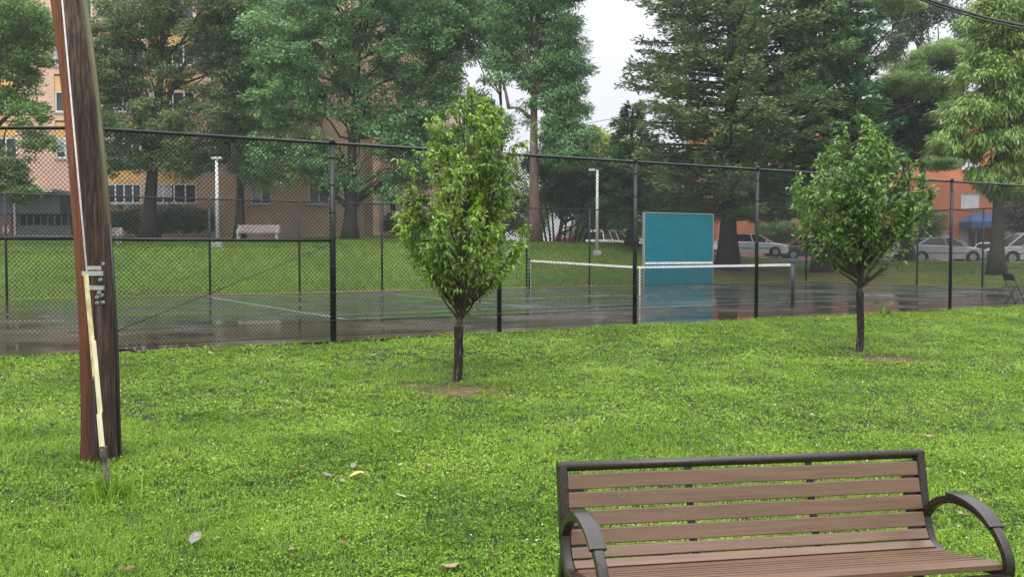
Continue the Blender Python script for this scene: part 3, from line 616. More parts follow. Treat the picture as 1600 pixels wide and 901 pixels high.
# hedges by the block
def hedge(x0, x1, py0, py1, Y, mat, label, seed):
    h = (py1-py0)/2; ls = [lobe(x, (py0+py1)/2, Y, 13, h, 1.0) for x in np.arange(x0+8, x1-4, 14)]
    return decid('hedge', XY((x0+x1)/2, Y), ls, mat, M['bark_dark'], label, 'hedge', ncl=int((x1-x0)*1.8), lpc=60, cr=.32, leaf=(.10, .07), trunk_r=.05, trunk_top=at((x0+x1)/2, py0+12, Y), seed=seed, limbs=20, gap=0, group='clipped hedges by the tan block', shell=1.)
hedge(165, 338, 320, 372, 61.2, M['dark_leaf'], 'long dark clipped hedge under the wide windows', 111)
hedge(600, 700, 334, 370, 61.2, M['dark_leaf'], 'short dark clipped hedge right of the maple trunk', 113)

# ------------------------------------------------------------------ buildings
def facade(root, x0, x1, y, z0, z1, ops, mat, th=.3, name='wall'):
    """front wall facing -y with rectangular openings ops [(xa,xb,za,zb)]"""
    xs = sorted({x0, x1, *[o[0] for o in ops], *[o[1] for o in ops]}); zs = sorted({z0, z1, *[o[2] for o in ops], *[o[3] for o in ops]})
    xs = [x for x in xs if x0 <= x <= x1]; zs = [z for z in zs if z0 <= z <= z1]
    mb = MB()
    for i in range(len(xs)-1):
        for j in range(len(zs)-1):
            cx, cz = (xs[i]+xs[i+1])/2, (zs[j]+zs[j+1])/2
            if any(o[0] < cx < o[1] and o[2] < cz < o[3] for o in ops): continue
            mb.add([(xs[i], y, zs[j]), (xs[i+1], y, zs[j]), (xs[i+1], y, zs[j+1]), (xs[i], y, zs[j+1])], [(0, 1, 2, 3)])
    for a, b_, c, d in ops:
        mb.add([(a, y, c), (b_, y, c), (b_, y, d), (a, y, d), (a, y+th, c), (b_, y+th, c), (b_, y+th, d), (a, y+th, d)], [(0, 4, 5, 1), (1, 5, 6, 2), (2, 6, 7, 3), (3, 7, 4, 0)])
    return mb.build(name, mat, root)
def window(root, x0, x1, y, z0, z1, nm=1, curtain=False, sill=True):
    f = MB(); t = .09
    f.b6(x0, x0+t, y+.06, y+.16, z0, z1); f.b6(x1-t, x1, y+.06, y+.16, z0, z1); f.b6(x0+t, x1-t, y+.06, y+.16, z0, z0+t); f.b6(x0+t, x1-t, y+.06, y+.16, z1-t, z1)
    for k in range(1, nm+1):
        xm = x0+(x1-x0)*k/(nm+1); f.b6(xm-.045, xm+.045, y+.065, y+.155, z0+t, z1-t)
    fr = f.build('window', M['window_white'], root)
    p = MB(); p.add([(x0, y+.12, z0), (x1, y+.12, z0), (x1, y+.12, z1), (x0, y+.12, z1)], [(0, 1, 2, 3)]); p.build('pane', M['glass_dark'], fr)
    if curtain:
        c = MB(); xa = x0+t+.02; xb = x0+(x1-x0)*.45
        c.b6(xa, xb, y+.10, y+.115, z0+(z1-z0)*.3, z1-t); c.build('curtain', M['curtain'], fr)
    if sill:
        s = MB(); s.b6(x0-.08, x1+.08, y-.07, y+.06, z0-.12, z0-.002); s.build('sill', M['concrete'], fr)
    return fr
YB = 63.0
def bx(px, Y=YB): return (px-800)/F*Y
zg = 2.35; FL = [Z(318, YB)+k*3.0 for k in range(8)]
blk = empty('apartment_block', (bx(300), YB, zg), 'multi-storey tan brick apartment block with orange panels behind the left trees', 'apartment block')
bays = [(bx(90), bx(150)), (bx(168), bx(222)), (bx(238), bx(308)), (bx(-40), bx(30)), (bx(-130), bx(-60))]
bays = [b_ for b_ in bays if b_[0] > bx(150) or b_[1] < bx(160)]
singles = [(bx(393), bx(425)), (bx(483), bx(515)), (bx(335), bx(365))]
ops = []; wins = []; spand = []
for k in range(7):
    zb = FL[k]; zt = zb+(1.35 if k == 0 else 1.85)
    if k > 0: zb -= 0; 
    for (a, b_) in bays:
        if a < bx(112) and k == 0: continue
        wb = zb if k == 0 else FL[k]-.05; wt = FL[k]+1.30
        ops.append((a, b_, wb, wt+(1.12 if k < 6 else 0))); wins.append((a, b_, wb, wt, 3, (k+int(a*3)) % 2 == 0)); 
        if k < 6: spand.append((a, b_, wt, wt+1.12))
    for i, (a, b_) in enumerate(singles):
        if k == 0 and i == 2: continue
        ops.append((a, b_, FL[k]-.05, FL[k]+1.25)); wins.append((a, b_, FL[k]-.05, FL[k]+1.25, 1, (k+i) % 3 == 0))
# merge opening columns: bays reach up to the next floor's windows, so trim overlaps
ops = [(a, b_, c, min(d, c+2.45)) for a, b_, c, d in ops]
XR = bx(583)
facade(blk, bx(-420), XR, YB, zg-.6, zg+23, ops, M['tan_brick'])
for (a, b_, c, d, nm, cu) in wins: window(blk, a, b_, YB, c, d, nm, cu)
for (a, b_, c, d) in spand:
    s = MB(); s.b6(a+.003, b_-.003, YB+.05, YB+.11, c+.003, d-.14)
    for q in (1, 2): s.b6(a+.01+(b_-a)*q/3-.02, a+.01+(b_-a)*q/3+.02, YB+.03, YB+.06, c+.01, d-.15)
    s.build('spandrel_panel', M['orange_panel'], blk)
# recessed wing at the right
YW = 67.0
wx0, wx1 = XR, bx(702, YW)
wz = Z(305, YW); wo = []; ww = []
for k in range(7):
    a = XR+.25 if True else 0
    z0_ = Z(345, YW)+k*3.0 if k == 0 else Z(318, YW)+k*3.0
    wo.append((a, a+.85, z0_, Z(303, YW)+k*3.0)); ww.append((*wo[-1], 0, True))
    wo.append((a+1.3, a+3.2, Z(325, YW)+k*3.0, Z(303, YW)+k*3.0)); ww.append((*wo[-1], 1, k % 2 == 0))
facade(blk, wx0, wx1, YW, zg-.6, zg+23, wo, M['tan_brick'])
for q in ww: window(blk, q[0], q[1], YW, q[2], q[3], q[4], q[5])
mb = MB(); mb.add([(XR, YB, zg-.6), (XR, YW, zg-.6), (XR, YW, zg+23), (XR, YB, zg+23)], [(0, 1, 2, 3)]); mb.add([(wx1, YW, zg-.6), (wx1, YW+16, zg-.6), (wx1, YW+16, zg+23), (wx1, YW, zg+23)], [(0, 1, 2, 3)])
mb.add([(bx(-420), YB+20, zg-.6), (wx1, YW+16, zg-.6), (wx1, YW+16, zg+23), (bx(-420), YB+20, zg+23)], [(3, 2, 1, 0)]); mb.build('side_wall', M['tan_brick'], blk)
mb = MB(); mb.b6(bx(-420), XR, YB-.3, YB+20, zg+23, zg+23.4); mb.b6(XR+.01, wx1+.3, YW-.3, YW+16, zg+23.01, zg+23.41); mb.build('roof', M['concrete'], blk)
mb = MB(); mb.b6(XR-.55, XR+.02, YB-.06, YB-.003, zg-.5, zg+23); mb.build('corner_pier', M['dark_brick'], blk)
for k in range(4, 7):
    s = MB(); zb = Z(318, YW)+k*3.0-.6; s.b6(wx1-2.6, wx1+.6, YW-1.3, YW-.01, zb, zb+.16); s.b6(wx1-2.6, wx1+.6, YW-1.3, YW-1.25, zb+.18, zb+1.05); s.build('balcony', M['white_paint'], blk)
# grey annex at far left
YA = 58.0; za = tz(bx(50, YA), YA)
ax_ = empty('grey_annex', (bx(50, YA), YA, za), 'low dark grey annex with open louvred front at the far left', 'annex')
mb = MB(); mb.b6(bx(-60, YA), bx(95, YA), YA, YA+4, Z(334, YA), Z(302, YA)); mb.b6(bx(-60, YA), bx(24, YA), YA+.6, YA+4, za-.3, Z(334, YA)-.01); mb.build('wall', M['grey_clad'], ax_)
mb = MB(); mb.b6(bx(-60, YA), bx(90, YA), YA-.5, YA+4.2, Z(301, YA), Z(296, YA)); mb.b6(bx(15, YA), bx(58, YA), YA-1.2, YA-.52, Z(289, YA), Z(286, YA)); mb.build('roof', M['galv'], ax_)
mb = MB(); mb.b6(bx(26, YA), bx(108, YA), YA+1.5, YA+1.6, za-.2, Z(335, YA)); mb.build('back_panel', M['dark_open'], ax_)
for p in np.linspace(30, 106, 8):
    s = MB(); s.b6(bx(p, YA), bx(p, YA)+.07, YA+.1, YA+.17, Z(360, YA), Z(335, YA)); s.build('baluster', M['grey_clad'], ax_)
mb = MB(); mb.b6(bx(26, YA), bx(112, YA), YA, YA+.08, za-.2, Z(352, YA)); mb.build('parapet', M['grey_clad'], ax_)
mb = MB(); mb.b6(bx(24, YA), bx(24, YA)+.12, YA-.1, YA+.02, za-.2, Z(302, YA)); mb.build('post', M['galv'], ax_)
rb = empty('red_bin_store', (bx(8, 56), 56, tz(bx(8, 56), 56)), 'faded red panel with pale markings low at the left edge', 'panel')
mb = MB(); mb.b6(bx(-14, 56), bx(19, 56), 56, 56.25, tz(bx(8, 56), 56)-.1, Z(336, 56)); mb.build('panel', M['red_sign'], rb)
mb = MB()
for p in (6, 12):
    mb.b6(bx(p, 56), bx(p+4, 56), 55.97, 55.995, Z(364, 56), Z(353, 56))
mb.build('marking', simple('pale_marking', (.38, .30, .31), (.46, .38, .38), 8, .7, 0), rb)
# orange brick building right
YR = 76.0; zr = tz(bx(1450, YR), YR)
rbld = empty('orange_brick_building', (bx(1450, YR), YR, zr), 'orange brick building with blue awning behind the parked cars at right', 'building')
ro = []; rw = []
for k in range(3):
    for p in (1180, 1250, 1320, 1390, 1460, 1500, 1640, 1700):
        if k == 0 and p in (1500, 1460): continue
        if p == 1460: continue
        a = bx(p, YR); b_ = a+1.45; z0_ = Z(326, YR)+(k-1)*3.1 if k else Z(386, YR); z1_ = Z(302, YR)+(k-1)*3.1 if k else Z(361, YR)
        ro.append((a, b_, z0_, z1_)); rw.append((*ro[-1], 0, True))
da, db = bx(1500, YR), bx(1513, YR); ro.append((da, db, Z(386, YR), Z(358, YR))); rw.append((*ro[-1], 0, True))
dx0, dx1 = bx(1516, YR), bx(1534, YR); ro.append((dx0, dx1, zr-.2, Z(358, YR)))
facade(rbld, bx(1120, YR), bx(1820, YR), YR, zr-.8, zr+11.2, ro, M['red_brick'])
M['pale_blind'] = simple('pale_blind', (.42, .47, .45), (.60, .64, .60), 1.4, .45, .02)
for q in rw:
    fr = window(rbld, q[0], q[1], YR, q[2], q[3], 0, False)
    c = MB(); c.b6(q[0]+.1, q[1]-.1, YR+.085, YR+.115, q[2]+.12, q[3]-.12); c.build('blind', M['pale_blind'], fr)
d = MB(); d.b6(dx0, dx1, YR+.08, YR+.14, zr-.2, Z(358, YR)); dr = d.build('door', M['window_white'], rbld)
for s_ in (0, 1):
    g = MB(); xa = dx0+.06+s_*(dx1-dx0)/2; g.b6(xa, xa+(dx1-dx0)/2-.12, YR+.06, YR+.078, zr+.2, Z(361, YR)); g.build('pane', M['glass_dark'], dr)
mb = MB()
a = np.array([bx(1497, YR), 0, 0])[0]; b_ = bx(1596, YR); y0, y1 = YR-2.2, YR-.01; zt, zm, zb = Z(333, YR), Z(347, YR), Z(357, YR)
mb.add([(a, y0, zm), (b_, y0, zm), (b_-.6, y1, zt), (a+1.1, y1, zt), (a, y1, zm), (b_, y1, zm), (a, y0, zb), (b_, y0, zb), (a, y1, zb), (b_, y1, zb)],
       [(0, 1, 2, 3), (0, 3, 4), (1, 5, 2), (0, 6, 7, 1), (4, 8, 6, 0), (1, 7, 9, 5)]); mb.build('awning', M['blue_canvas'], rbld)
mb = MB(); mb.add([(bx(1120, YR), YR, zr-.8), (bx(1120, YR), YR+14, zr-.8), (bx(1120, YR), YR+14, zr+11.2), (bx(1120, YR), YR, zr+11.2)], [(0, 3, 2, 1)]); mb.build('side_wall', M['red_brick'], rbld)
mb = MB(); mb.b6(bx(1120, YR)-.2, bx(1820, YR), YR-.2, YR+14, zr+11.2, zr+11.5); mb.build('roof', M['concrete'], rbld)

# ------------------------------------------------------------------ cars
def car(name, px0, px1, Y, face, col, label, kind='sedan', group='cars parked beyond the lawn', rot=0, zoff=0, L=None):
    L = L or abs(px1-px0)/F*Y; S = L/4.6; cx = ((px0+px1)/2-800)/F*Y
    root = empty(name, (cx, Y, tz(cx, Y)+zoff), label, 'car', group); root.rotation_euler = (0, 0, (0 if face > 0 else math.pi)+R(rot))
    H = {'sedan': 1.42, 'suv': 1.70, 'van': 1.75, 'hatch': 1.5}[kind]
    # side profile x forward, z up, L=4.6
    P_ = {'sedan': dict(belt=[(-2.3, .55), (-2.28, .82), (-2.15, .98), (-1.55, 1.02), (-.2, .98), (.95, .93), (1.7, .84), (2.15, .70), (2.3, .52)], roof=[(-1.65, 1.0), (-1.0, 1.36), (-.45, H), (.2, 1.40), (.5, 1.33), (1.15, .93)]),
          'suv': dict(belt=[(-2.3, .6), (-2.28, .95), (-2.2, 1.08), (-1.0, 1.08), (.3, 1.05), (1.2, 1.02), (1.95, .93), (2.22, .8), (2.3, .55)], roof=[(-2.18, 1.08), (-1.95, 1.60), (-1.5, H), (.1, 1.68), (.45, 1.58), (1.25, 1.04)]),
          'van': dict(belt=[(-2.3, .55), (-2.29, .95), (-2.22, 1.05), (-1.0, 1.05), (.5, 1.02), (1.5, .98), (2.0, .86), (2.24, .72), (2.3, .5)], roof=[(-2.2, 1.05), (-2.0, 1.62), (-1.6, H), (.4, 1.72), (.75, 1.62), (1.65, .98)]),
          'hatch': dict(belt=[(-2.3, .55), (-2.27, .85), (-2.2, 1.0), (-1.0, 1.0), (.2, .97), (1.1, .93), (1.8, .84), (2.18, .7), (2.3, .5)], roof=[(-2.1, 1.0), (-1.7, 1.42), (-1.1, H), (.1, 1.48), (.45, 1.40), (1.25, .93)])}[kind]
    Wd = .88
    wx = (-1.42, 1.42); wr = .32 if kind in ('sedan', 'hatch') else .36
    low = [(2.3, .38), (2.2, .22)]
    def arch(c): return [(c+math.cos(a_)*(wr+.07), .30+math.sin(a_)*(wr+.07)) for a_ in np.linspace(-.2, math.pi+.2, 9)]
    low += arch(wx[1])+arch(wx[0])+[(-2.2, .24), (-2.3, .4)]
    prof = P_['belt']+low
    b_ = MB(); n = len(prof)
    rings = []
    for yy, sc in ((-Wd+.0, .985), (-Wd+.07, 1.0), (Wd-.07, 1.0), (Wd, .985)):
        edge = abs(yy) > Wd-.03
        rings.append([(x*(.985 if edge else 1), yy, (z-.6)*(.90 if edge and z > .6 else 1)+.6) for x, z in prof])
    vs = [p for r_ in rings for p in r_]
    fs = [tuple(range(n)), tuple(range(3*n, 4*n))[::-1]]+[(k*n+i, (k+1)*n+i, (k+1)*n+(i+1) % n, k*n+(i+1) % n) for k in range(3) for i in range(n)]
    b_.add(vs, fs); 
    def bl(mb, nm, mat, par, bev=0):
        mb.v = [(x*S, y*S, z*S) for x, y, z in mb.v]; return mb.build(nm, mat, par, local=True, bevel=bev)
    pm = paint(name+'_paint', col)
    body = bl(b_, 'body', pm, root, .02)
    rf = P_['roof']; g = MB(); n = len(rf); ins = Wd-.20
    zb0 = rf[0][1]; 
    def wy(z): return Wd-.06-(z-zb0)*.36
    A = [(x, -wy(z), z) for x, z in rf]; B_ = [(x, wy(z), z) for x, z in rf]
    g.add(A+B_, [tuple(range(n)), tuple(range(n, 2*n))[::-1]]+[(i, n+i, n+i+1, i+1) for i in range(n-1)])
    bl(g, 'greenhouse', M['car_glass'], root)
    r_ = MB(); top = rf[1:-1]
    A = [(x, -wy(z)-.012, z+.012) for x, z in top]; B_ = [(x, wy(z)+.012, z+.012) for x, z in top]; m_ = len(top)
    A2 = [(x, -wy(z)-.012, z-.05) for x, z in top]; B2 = [(x, wy(z)+.012, z-.05) for x, z in top]
    r_.add(A+B_+A2+B2, [(i, m_+i, m_+i+1, i+1) for i in range(m_-1)]+[(i, i+1, 2*m_+i+1, 2*m_+i) for i in range(m_-1)]+[(m_+i, 3*m_+i, 3*m_+i+1, m_+i+1) for i in range(m_-1)]); bl(r_, 'roof', pm, root)
    for sgn in (-1, 1):
        for i in (0, n-2):
            (x0_, z0_), (x1_, z1_) = rf[i], rf[i+1]; pl = MB(); pl.bar((x0_, sgn*(wy(z0_)+.005), z0_), (x1_, sgn*(wy(z1_)+.005), z1_), .05, .07); bl(pl, 'pillar', pm, root)
        xs_ = (-.05,) if kind in ('sedan', 'hatch') else (-.95, .0)
        for xm in xs_: pl = MB(); pl.bar((xm, sgn*(wy(1.0)+.008), 1.0), (xm-.08, sgn*(wy(H-.05)+.008), H-.05), .03, .07); bl(pl, 'pillar', pm, root)
    for x in wx:
        for sgn in (-1, 1):
            t_ = MB(); t_.tube([(x, sgn*(Wd-.20), .32), (x, sgn*(Wd-.01), .32)], [wr, wr], 20, sm=False); tw = bl(t_, 'wheel', M['rubber'], root)
            q_ = MB(); q_.tube([(x, sgn*(Wd-.05), .32), (x, sgn*(Wd+.003), .32)], [wr*.64, wr*.60], 16, sm=False)
            bl(q_, 'rim', M['rim'], tw)
            for k in range(5):
                pass
    for sgn in (-1, 1):
        h_ = MB(); h_.box((2.19, sgn*.66, .70), (.16, .34, .13)); bl(h_, 'headlight', M['clear_lens'], root, .02)
        h_ = MB(); h_.box((-2.22, sgn*.68, .85), (.13, .32, .14)); bl(h_, 'tail_light', M['red_lens'], root, .02)
        h_ = MB(); h_.box((.82, sgn*(Wd+.07), 1.02), (.10, .18, .12)); bl(h_, 'mirror', pm, root, .03)
        h_ = MB(); h_.box((.0, sgn*(Wd-.008), .55), (2.1, .03, .05)); h_.box((-.35, sgn*(Wd+.0), .86), (.16, .03, .03)); bl(h_, 'side_trim', M['plastic_black'], root)
    h_ = MB(); h_.box((2.26, 0, .42), (.1, 1.5, .16)); h_.box((-2.27, 0, .42), (.08, 1.5, .14)); bl(h_, 'bumper', M['plastic_black'], root, .02)
    h_ = MB(); h_.box((2.25, 0, .63), (.08, .8, .12)); bl(h_, 'grille', M['plastic_black'], root)
    return root
car('parked_sedan', 1405, 1533, 57.0, 1, (.42, .42, .42), 'silver grey sedan parked facing right in front of the orange brick building', 'sedan')
car('parked_minivan', 1545, 1672, 55.8, -1, (.50, .50, .50), 'silver minivan cut by the right edge of the frame', 'van')
car('parked_hatchback', 1519, 1575, 60.0, -1, (.62, .62, .63), 'pale hatchback with red and orange lamps behind the thick trunk', 'hatch', rot=50, L=4.2)
car('parked_estate_car', 1128, 1215, 60.0, 1, (.86, .87, .88), 'white car just right of the cedar trunk', 'hatch', L=4.4, zoff=-.05)
car('parked_black_sedan', 1212, 1324, 63.0, -1, (.035, .038, .042), 'black sedan parked between the white car and the farther young tree', 'sedan', zoff=-.05)
car('parked_white_sedan', 1322, 1415, 64.0, 1, (.82, .83, .84), 'white sedan mostly hidden behind the farther young tree', 'sedan')
car('parked_white_van', 1570, 1680, 68.0, 1, (.72, .73, .74), 'white van roof showing above the silver minivan', 'van', L=5.4, zoff=.15)
car('parked_red_car', 880, 912, 72.0, 1, (.36, .045, .04), 'red car half sunk behind the lawn crest by the dark stems', 'hatch', rot=70, L=4.2, zoff=.35)
car('parked_blue_white_car', 930, 972, 68.0, 1, (.70, .71, .73), 'white and blue vehicle behind the lawn crest near the right lamp post', 'van', rot=55, L=4.4, zoff=-.1)
for (p0, p1, lab) in ((1437, 1455, 'left white metal cabinet rising behind the silver sedan'), (1463, 1486, 'right, wider white metal cabinet rising behind the silver sedan')):
    Yc = 64.0; cx = bx((p0+p1)/2, Yc); z0_ = tz(cx, Yc); r_ = empty('utility_cabinet', (cx, Yc, z0_), lab, 'cabinet', 'white cabinets behind the silver sedan')
    zt = Z(367, Yc); wd = (p1-p0)/F*Yc
    mb = MB(); mb.b6(cx-wd/2, cx+wd/2, Yc, Yc+.6, z0_-.05, zt-.05); mb.build('body', M['white_paint'], r_, bevel=.02)
    mb = MB(); mb.b6(cx-wd/2-.03, cx+wd/2+.03, Yc-.04, Yc+.64, zt-.05, zt); mb.build('lid', M['white_paint'], r_)

# ------------------------------------------------------------------ fences
def chain(p0, p1, z0, z1, pitch=.046, r=.0040, off=0.012):
    """diamond mesh between two ground points"""
    p0 = np.array(p0[:2]); p1 = np.array(p1[:2]); L = np.linalg.norm(p1-p0); d = (p1-p0)/L; nrm = np.array([-d[1], d[0]])
    H = z1-z0; st = pitch*math.sqrt(2); V = []; I = []; o = 0
    for s in (1, -1):
        a0 = -H if s > 0 else 0; a1 = L if s > 0 else L+H; nn = int((a1-a0)/st)
        for k in range(nn+1):
            a = a0+k*st+.01
            # line: x = a + s*t, z=t   t in 0..H
            ts, te = (max(0, -a), min(H, L-a)) if s > 0 else (max(0, a-L), min(H, a))
            if te-ts < .02: continue
            nseg = max(1, int((te-ts)/.8))
            t = np.linspace(ts, te, nseg+1); x = a+s*t
            for i in range(nseg):
                q0 = np.array([*(p0+d*x[i]+nrm*off*s*.12), z0+t[i]]); q1 = np.array([*(p0+d*x[i+1]+nrm*off*s*.12), z0+t[i+1]])
                dr_ = q1-q0; dr_ /= np.linalg.norm(dr_); n3 = np.array([nrm[0], nrm[1], 0]); sd_ = np.cross(dr_, n3)
                ring = [n3*r, sd_*r*.87-n3*r*.5, -sd_*r*.87-n3*r*.5]
                V += [q0+c for c in ring]+[q1+c for c in ring]
                for e in range(3): I += [o+e, o+(e+1) % 3, o+3+(e+1) % 3, o+3+e]
                o += 6
    return np.array(V), np.array(I), np.full(len(I)//4, 4)
def chain_part(root, p0, p1, z0, z1, **k):
    V, I, C = chain(p0, p1, z0, z1, **k); V = V-np.array(root.location); put(np_mesh('chain_link', V, I, C, True), 'chain_link', M['wire_vinyl'], root)
def post(root, p, z0, h, r, cap=True):
    mb = MB(); mb.tube([(p[0], p[1], z0-.3), (p[0], p[1], h)], r, 12); po = mb.build('post', M['black_metal'], root)
    if cap:
        c = MB(); c.tube([(p[0], p[1], h-.01), (p[0], p[1], h+.05), (p[0], p[1], h+.075)], [r*1.15, r*1.1, r*.5], 12); c.build('cap', M['black_metal'], po)
    for zz in np.arange(.3, h-.2, .42):
        c = MB(); c.tube([(p[0], p[1], zz), (p[0], p[1], zz+.02)], [r*1.12]*2, 10); c.build('band', M['black_metal'], po)
FH = 3.05
K0 = uv(u_at(131, VN), VN)
nf = empty('chain_link_fence', uv(u_at(520, VN), VN), 'tall black chain-link fence running along the near edge of the tennis court', 'fence', 'chain-link fences round the court')
ends = uv(u_at(131, VN), VN), uv(32, VN)
chain_part(nf, ends[0], ends[1], .06, FH-.02)
mb = MB(); mb.tube([(*ends[0][:2], FH), (*ends[1][:2], FH)], .026, 10); mb.build('top_rail', M['black_metal'], nf)
mb = MB(); a = ends[0]; b_ = uv(u_at(520, VN), VN); mb.tube([(*a[:2], 1.55), (*b_[:2], 1.55)], .024, 10); mb.build('mid_rail', M['black_metal'], nf)
mb = MB(); mb.tube([(*(a[:2]+DN*.03), .12), (*(b_[:2]+DN*.03), 1.50)], .006, 6); mb.build('truss_rod', M['black_metal'], nf)
mb = MB(); mb.tube([(*ends[0][:2], .07), (*ends[1][:2], .07)], .004, 5); mb.build('bottom_wire', M['wire_vinyl'], nf)
post(nf, a, 0, FH, .045)
for p in (520, 780, 992, 1182, 1342, 1485, 1608): post(nf, uv(u_at(p, VN), VN), 0, FH, .040 if p != 520 else .048)
for uu in (28.5, 31.9): post(nf, uv(uu, VN), 0, FH, .04)
lf = empty('chain_link_fence', (K0[0]-1, K0[1], 0), 'short return of black chain-link fence left of the utility pole, with a middle rail', 'fence', 'chain-link fences round the court')
e2 = (K0[0]-9, K0[1]+.05); chain_part(lf, e2, (K0[0]-.05, K0[1]), .12, FH-.02)
for zz, nm in ((FH, 'top_rail'), (1.56, 'mid_rail')):
    mb = MB(); mb.tube([(*e2, zz), (K0[0]-.02, K0[1], zz)], .025, 10); mb.build(nm, M['black_metal'], lf)
for dx in (3.05, 6.1): post(lf, (K0[0]-dx, K0[1]), 0, FH, .035)
# far fence
ff = empty('chain_link_fence', uv(12, VF), 'black chain-link fence along the far side of the tennis court', 'fence', 'chain-link fences round the court')
c0, c1 = uv(-12, VF), uv(35.1, VF)
chain_part(ff, c0, c1, .04, FH-.02, r=.003)
mb = MB(); mb.tube([(*c0[:2], FH), (*c1[:2], FH)], .024, 8); mb.build('top_rail', M['black_metal'], ff)
up = u_at(597, VF)
for p in (-180, 10, 172, 328, 468, 597, 715, 823, 921, 1010, 1100, 1183): post(ff, uv(u_at(p, VF), VF), 0, FH, .036, False)
post(ff, c1, 0, FH, .05)
rf_ = empty('chain_link_fence', uv(35.1, 24), 'black chain-link fence across the right end of the tennis court', 'fence', 'chain-link fences round the court')
c2 = uv(35.1, 14.5); chain_part(rf_, c1, c2, .04, FH-.02, r=.003)
mb = MB(); mb.tube([(*c1[:2], FH), (*c2[:2], FH)], .024, 8); mb.build('top_rail', M['black_metal'], rf_)
for vv in (28.3, 25.35, 22.45, 19.4, 16.4): post(rf_, uv(35.1, vv), 0, FH, .036, False)

# ------------------------------------------------------------------ net
v0, v1 = 17.45, 30.15
nr_ = empty('tennis_net', uv(NU, VC), 'tennis net with white top band stretched across the wet court', 'net')
def nh(v): return .914+(1.07-.914)*abs((v-(v0+v1)/2)/((v1-v0)/2))
for v, nm in ((v0, 0), (v1, 1)):
    p = uv(NU, v); mb = MB(); mb.tube([(p[0], p[1], -.1), (p[0], p[1], 1.10)], .055, 12); po = mb.build('post', M['green_post'], nr_)
    c = MB(); c.tube([(p[0], p[1], 1.10), (p[0], p[1], 1.13)], .062, 12); c.build('cap', M['green_post'], po)
mb = MB(); 
for v in np.arange(v0+.06, v1-.05, .05):
    p = uv(NU, v); mb.bar((p[0], p[1], .03), (p[0], p[1], nh(v)-.02), .0055, .0055)
for k in range(1, 23):
    f_ = k/23; vs_ = [v0+.05, (v0+v1)/2, v1-.05]
    for va, vb in zip(vs_, vs_[1:]): a = uv(NU, va, .03+f_*(nh(va)-.06)); b_ = uv(NU, vb, .03+f_*(nh(vb)-.06)); mb.bar(a, b_, .0055, .0055)
mb.build('netting', M['net'], nr_)
mb = MB(); vl = np.linspace(v0+.05, v1-.05, 25)
for va, vb in zip(vl, vl[1:]): mb.bar(uv(NU, va, nh(va)-.03), uv(NU, vb, nh(vb)-.03), .012, .065)
mb.build('top_band', M['tape'], nr_)
mb = MB(); p = uv(NU-.012, (v0+v1)/2-.13); mb.bar((p[0], p[1], 0.01), (p[0], p[1], .90), .065, .012, (DN[0], DN[1], 0)); mb.build('centre_strap', M['tape'], nr_)
for v in (v0+.06, v1-.06): p = uv(NU, v); mb = MB(); mb.bar((p[0], p[1], .03), (p[0], p[1], 1.0), .03, .014); mb.build('side_tape', M['tape'], nr_)

# ------------------------------------------------------------------ practice wall
VW = VF-.35; ua, ub = u_at(1006, VW), u_at(1112, VW)
pw = empty('practice_wall', uv((ua+ub)/2, VW), 'teal hitting wall with a white net line at the back of the court', 'practice wall')
def pbox(u0, u1, vv, th, z0, z1, nm, mat):
    c = uv((u0+u1)/2, vv, (z0+z1)/2); mb = MB(); mb.box(c, (u1-u0, th, z1-z0), ((*DU, 0), (*DN, 0), (0, 0, 1))); return mb.build(nm, mat, pw)
um = (ua+ub)/2
pbox(ua, ub, VW, .10, .02, 2.96, 'board', M['teal'])
pbox(ua, ub, VW-.058, .012, .86, .95, 'net_line', M['tape'])
pbox(ua-.03, ub+.03, VW, .14, 2.963, 3.0, 'top_trim', M['galv']); pbox(ua-.035, ua-.003, VW, .13, .02, 2.96, 'edge_trim', M['galv']); pbox(ub+.003, ub+.035, VW, .13, .02, 2.96, 'edge_trim', M['galv'])
for q in (ua+.2, um, ub-.2): pbox(q-.05, q+.05, VW+.12, .1, -.2, 2.8, 'support_post', M['green_post'])

# ------------------------------------------------------------------ lamps, far benches, chair
def lamp(px, pyb, pyt, Y, label, kind):
    p = at(px, pyb, Y); zb = tz(p[0], Y); zt = at(px, pyt, Y)[2]
    r_ = empty('lamp_post', (p[0], Y, zb), label, 'lamp post', 'white lamp posts on the far lawn')
    mb = MB(); mb.tube([(p[0], Y, zb), (p[0], Y, zt)], [.085, .065], 12); mb.build('pole', M['white_paint'], r_)
    mb = MB(); mb.box((p[0], Y, zb+.08), (.45 if kind == 0 else .4, .4, .26)); mb.build('base', M['concrete'], r_, bevel=.03)
    if kind == 0:
        mb = MB(); mb.tube([(p[0]-.22, Y, zt+.02), (p[0]+.24, Y, zt+.02)], .06, 10); mb.box((p[0], Y, zt+.03), (.4, .22, .08)); mb.build('lamp_head', M['white_paint'], r_)
    else:
        mb = MB(); mb.tube([(p[0], Y, zt), (p[0]-.28, Y, zt+.02)], .035, 8); mb.box((p[0]-.28, Y, zt+.02), (.34, .2, .09)); mb.build('lamp_head', M['white_paint'], r_)
lamp(340, 387, 248, 43.0, 'white lamp post with a T-shaped head on the lawn at left', 0)
lamp(933, 384, 266, 49.0, 'white lamp post with one-sided head left of the teal wall', 1)
slw = simple('weathered_pink_slat', (.34, .26, .25), (.50, .42, .40), 4, .7, .1)
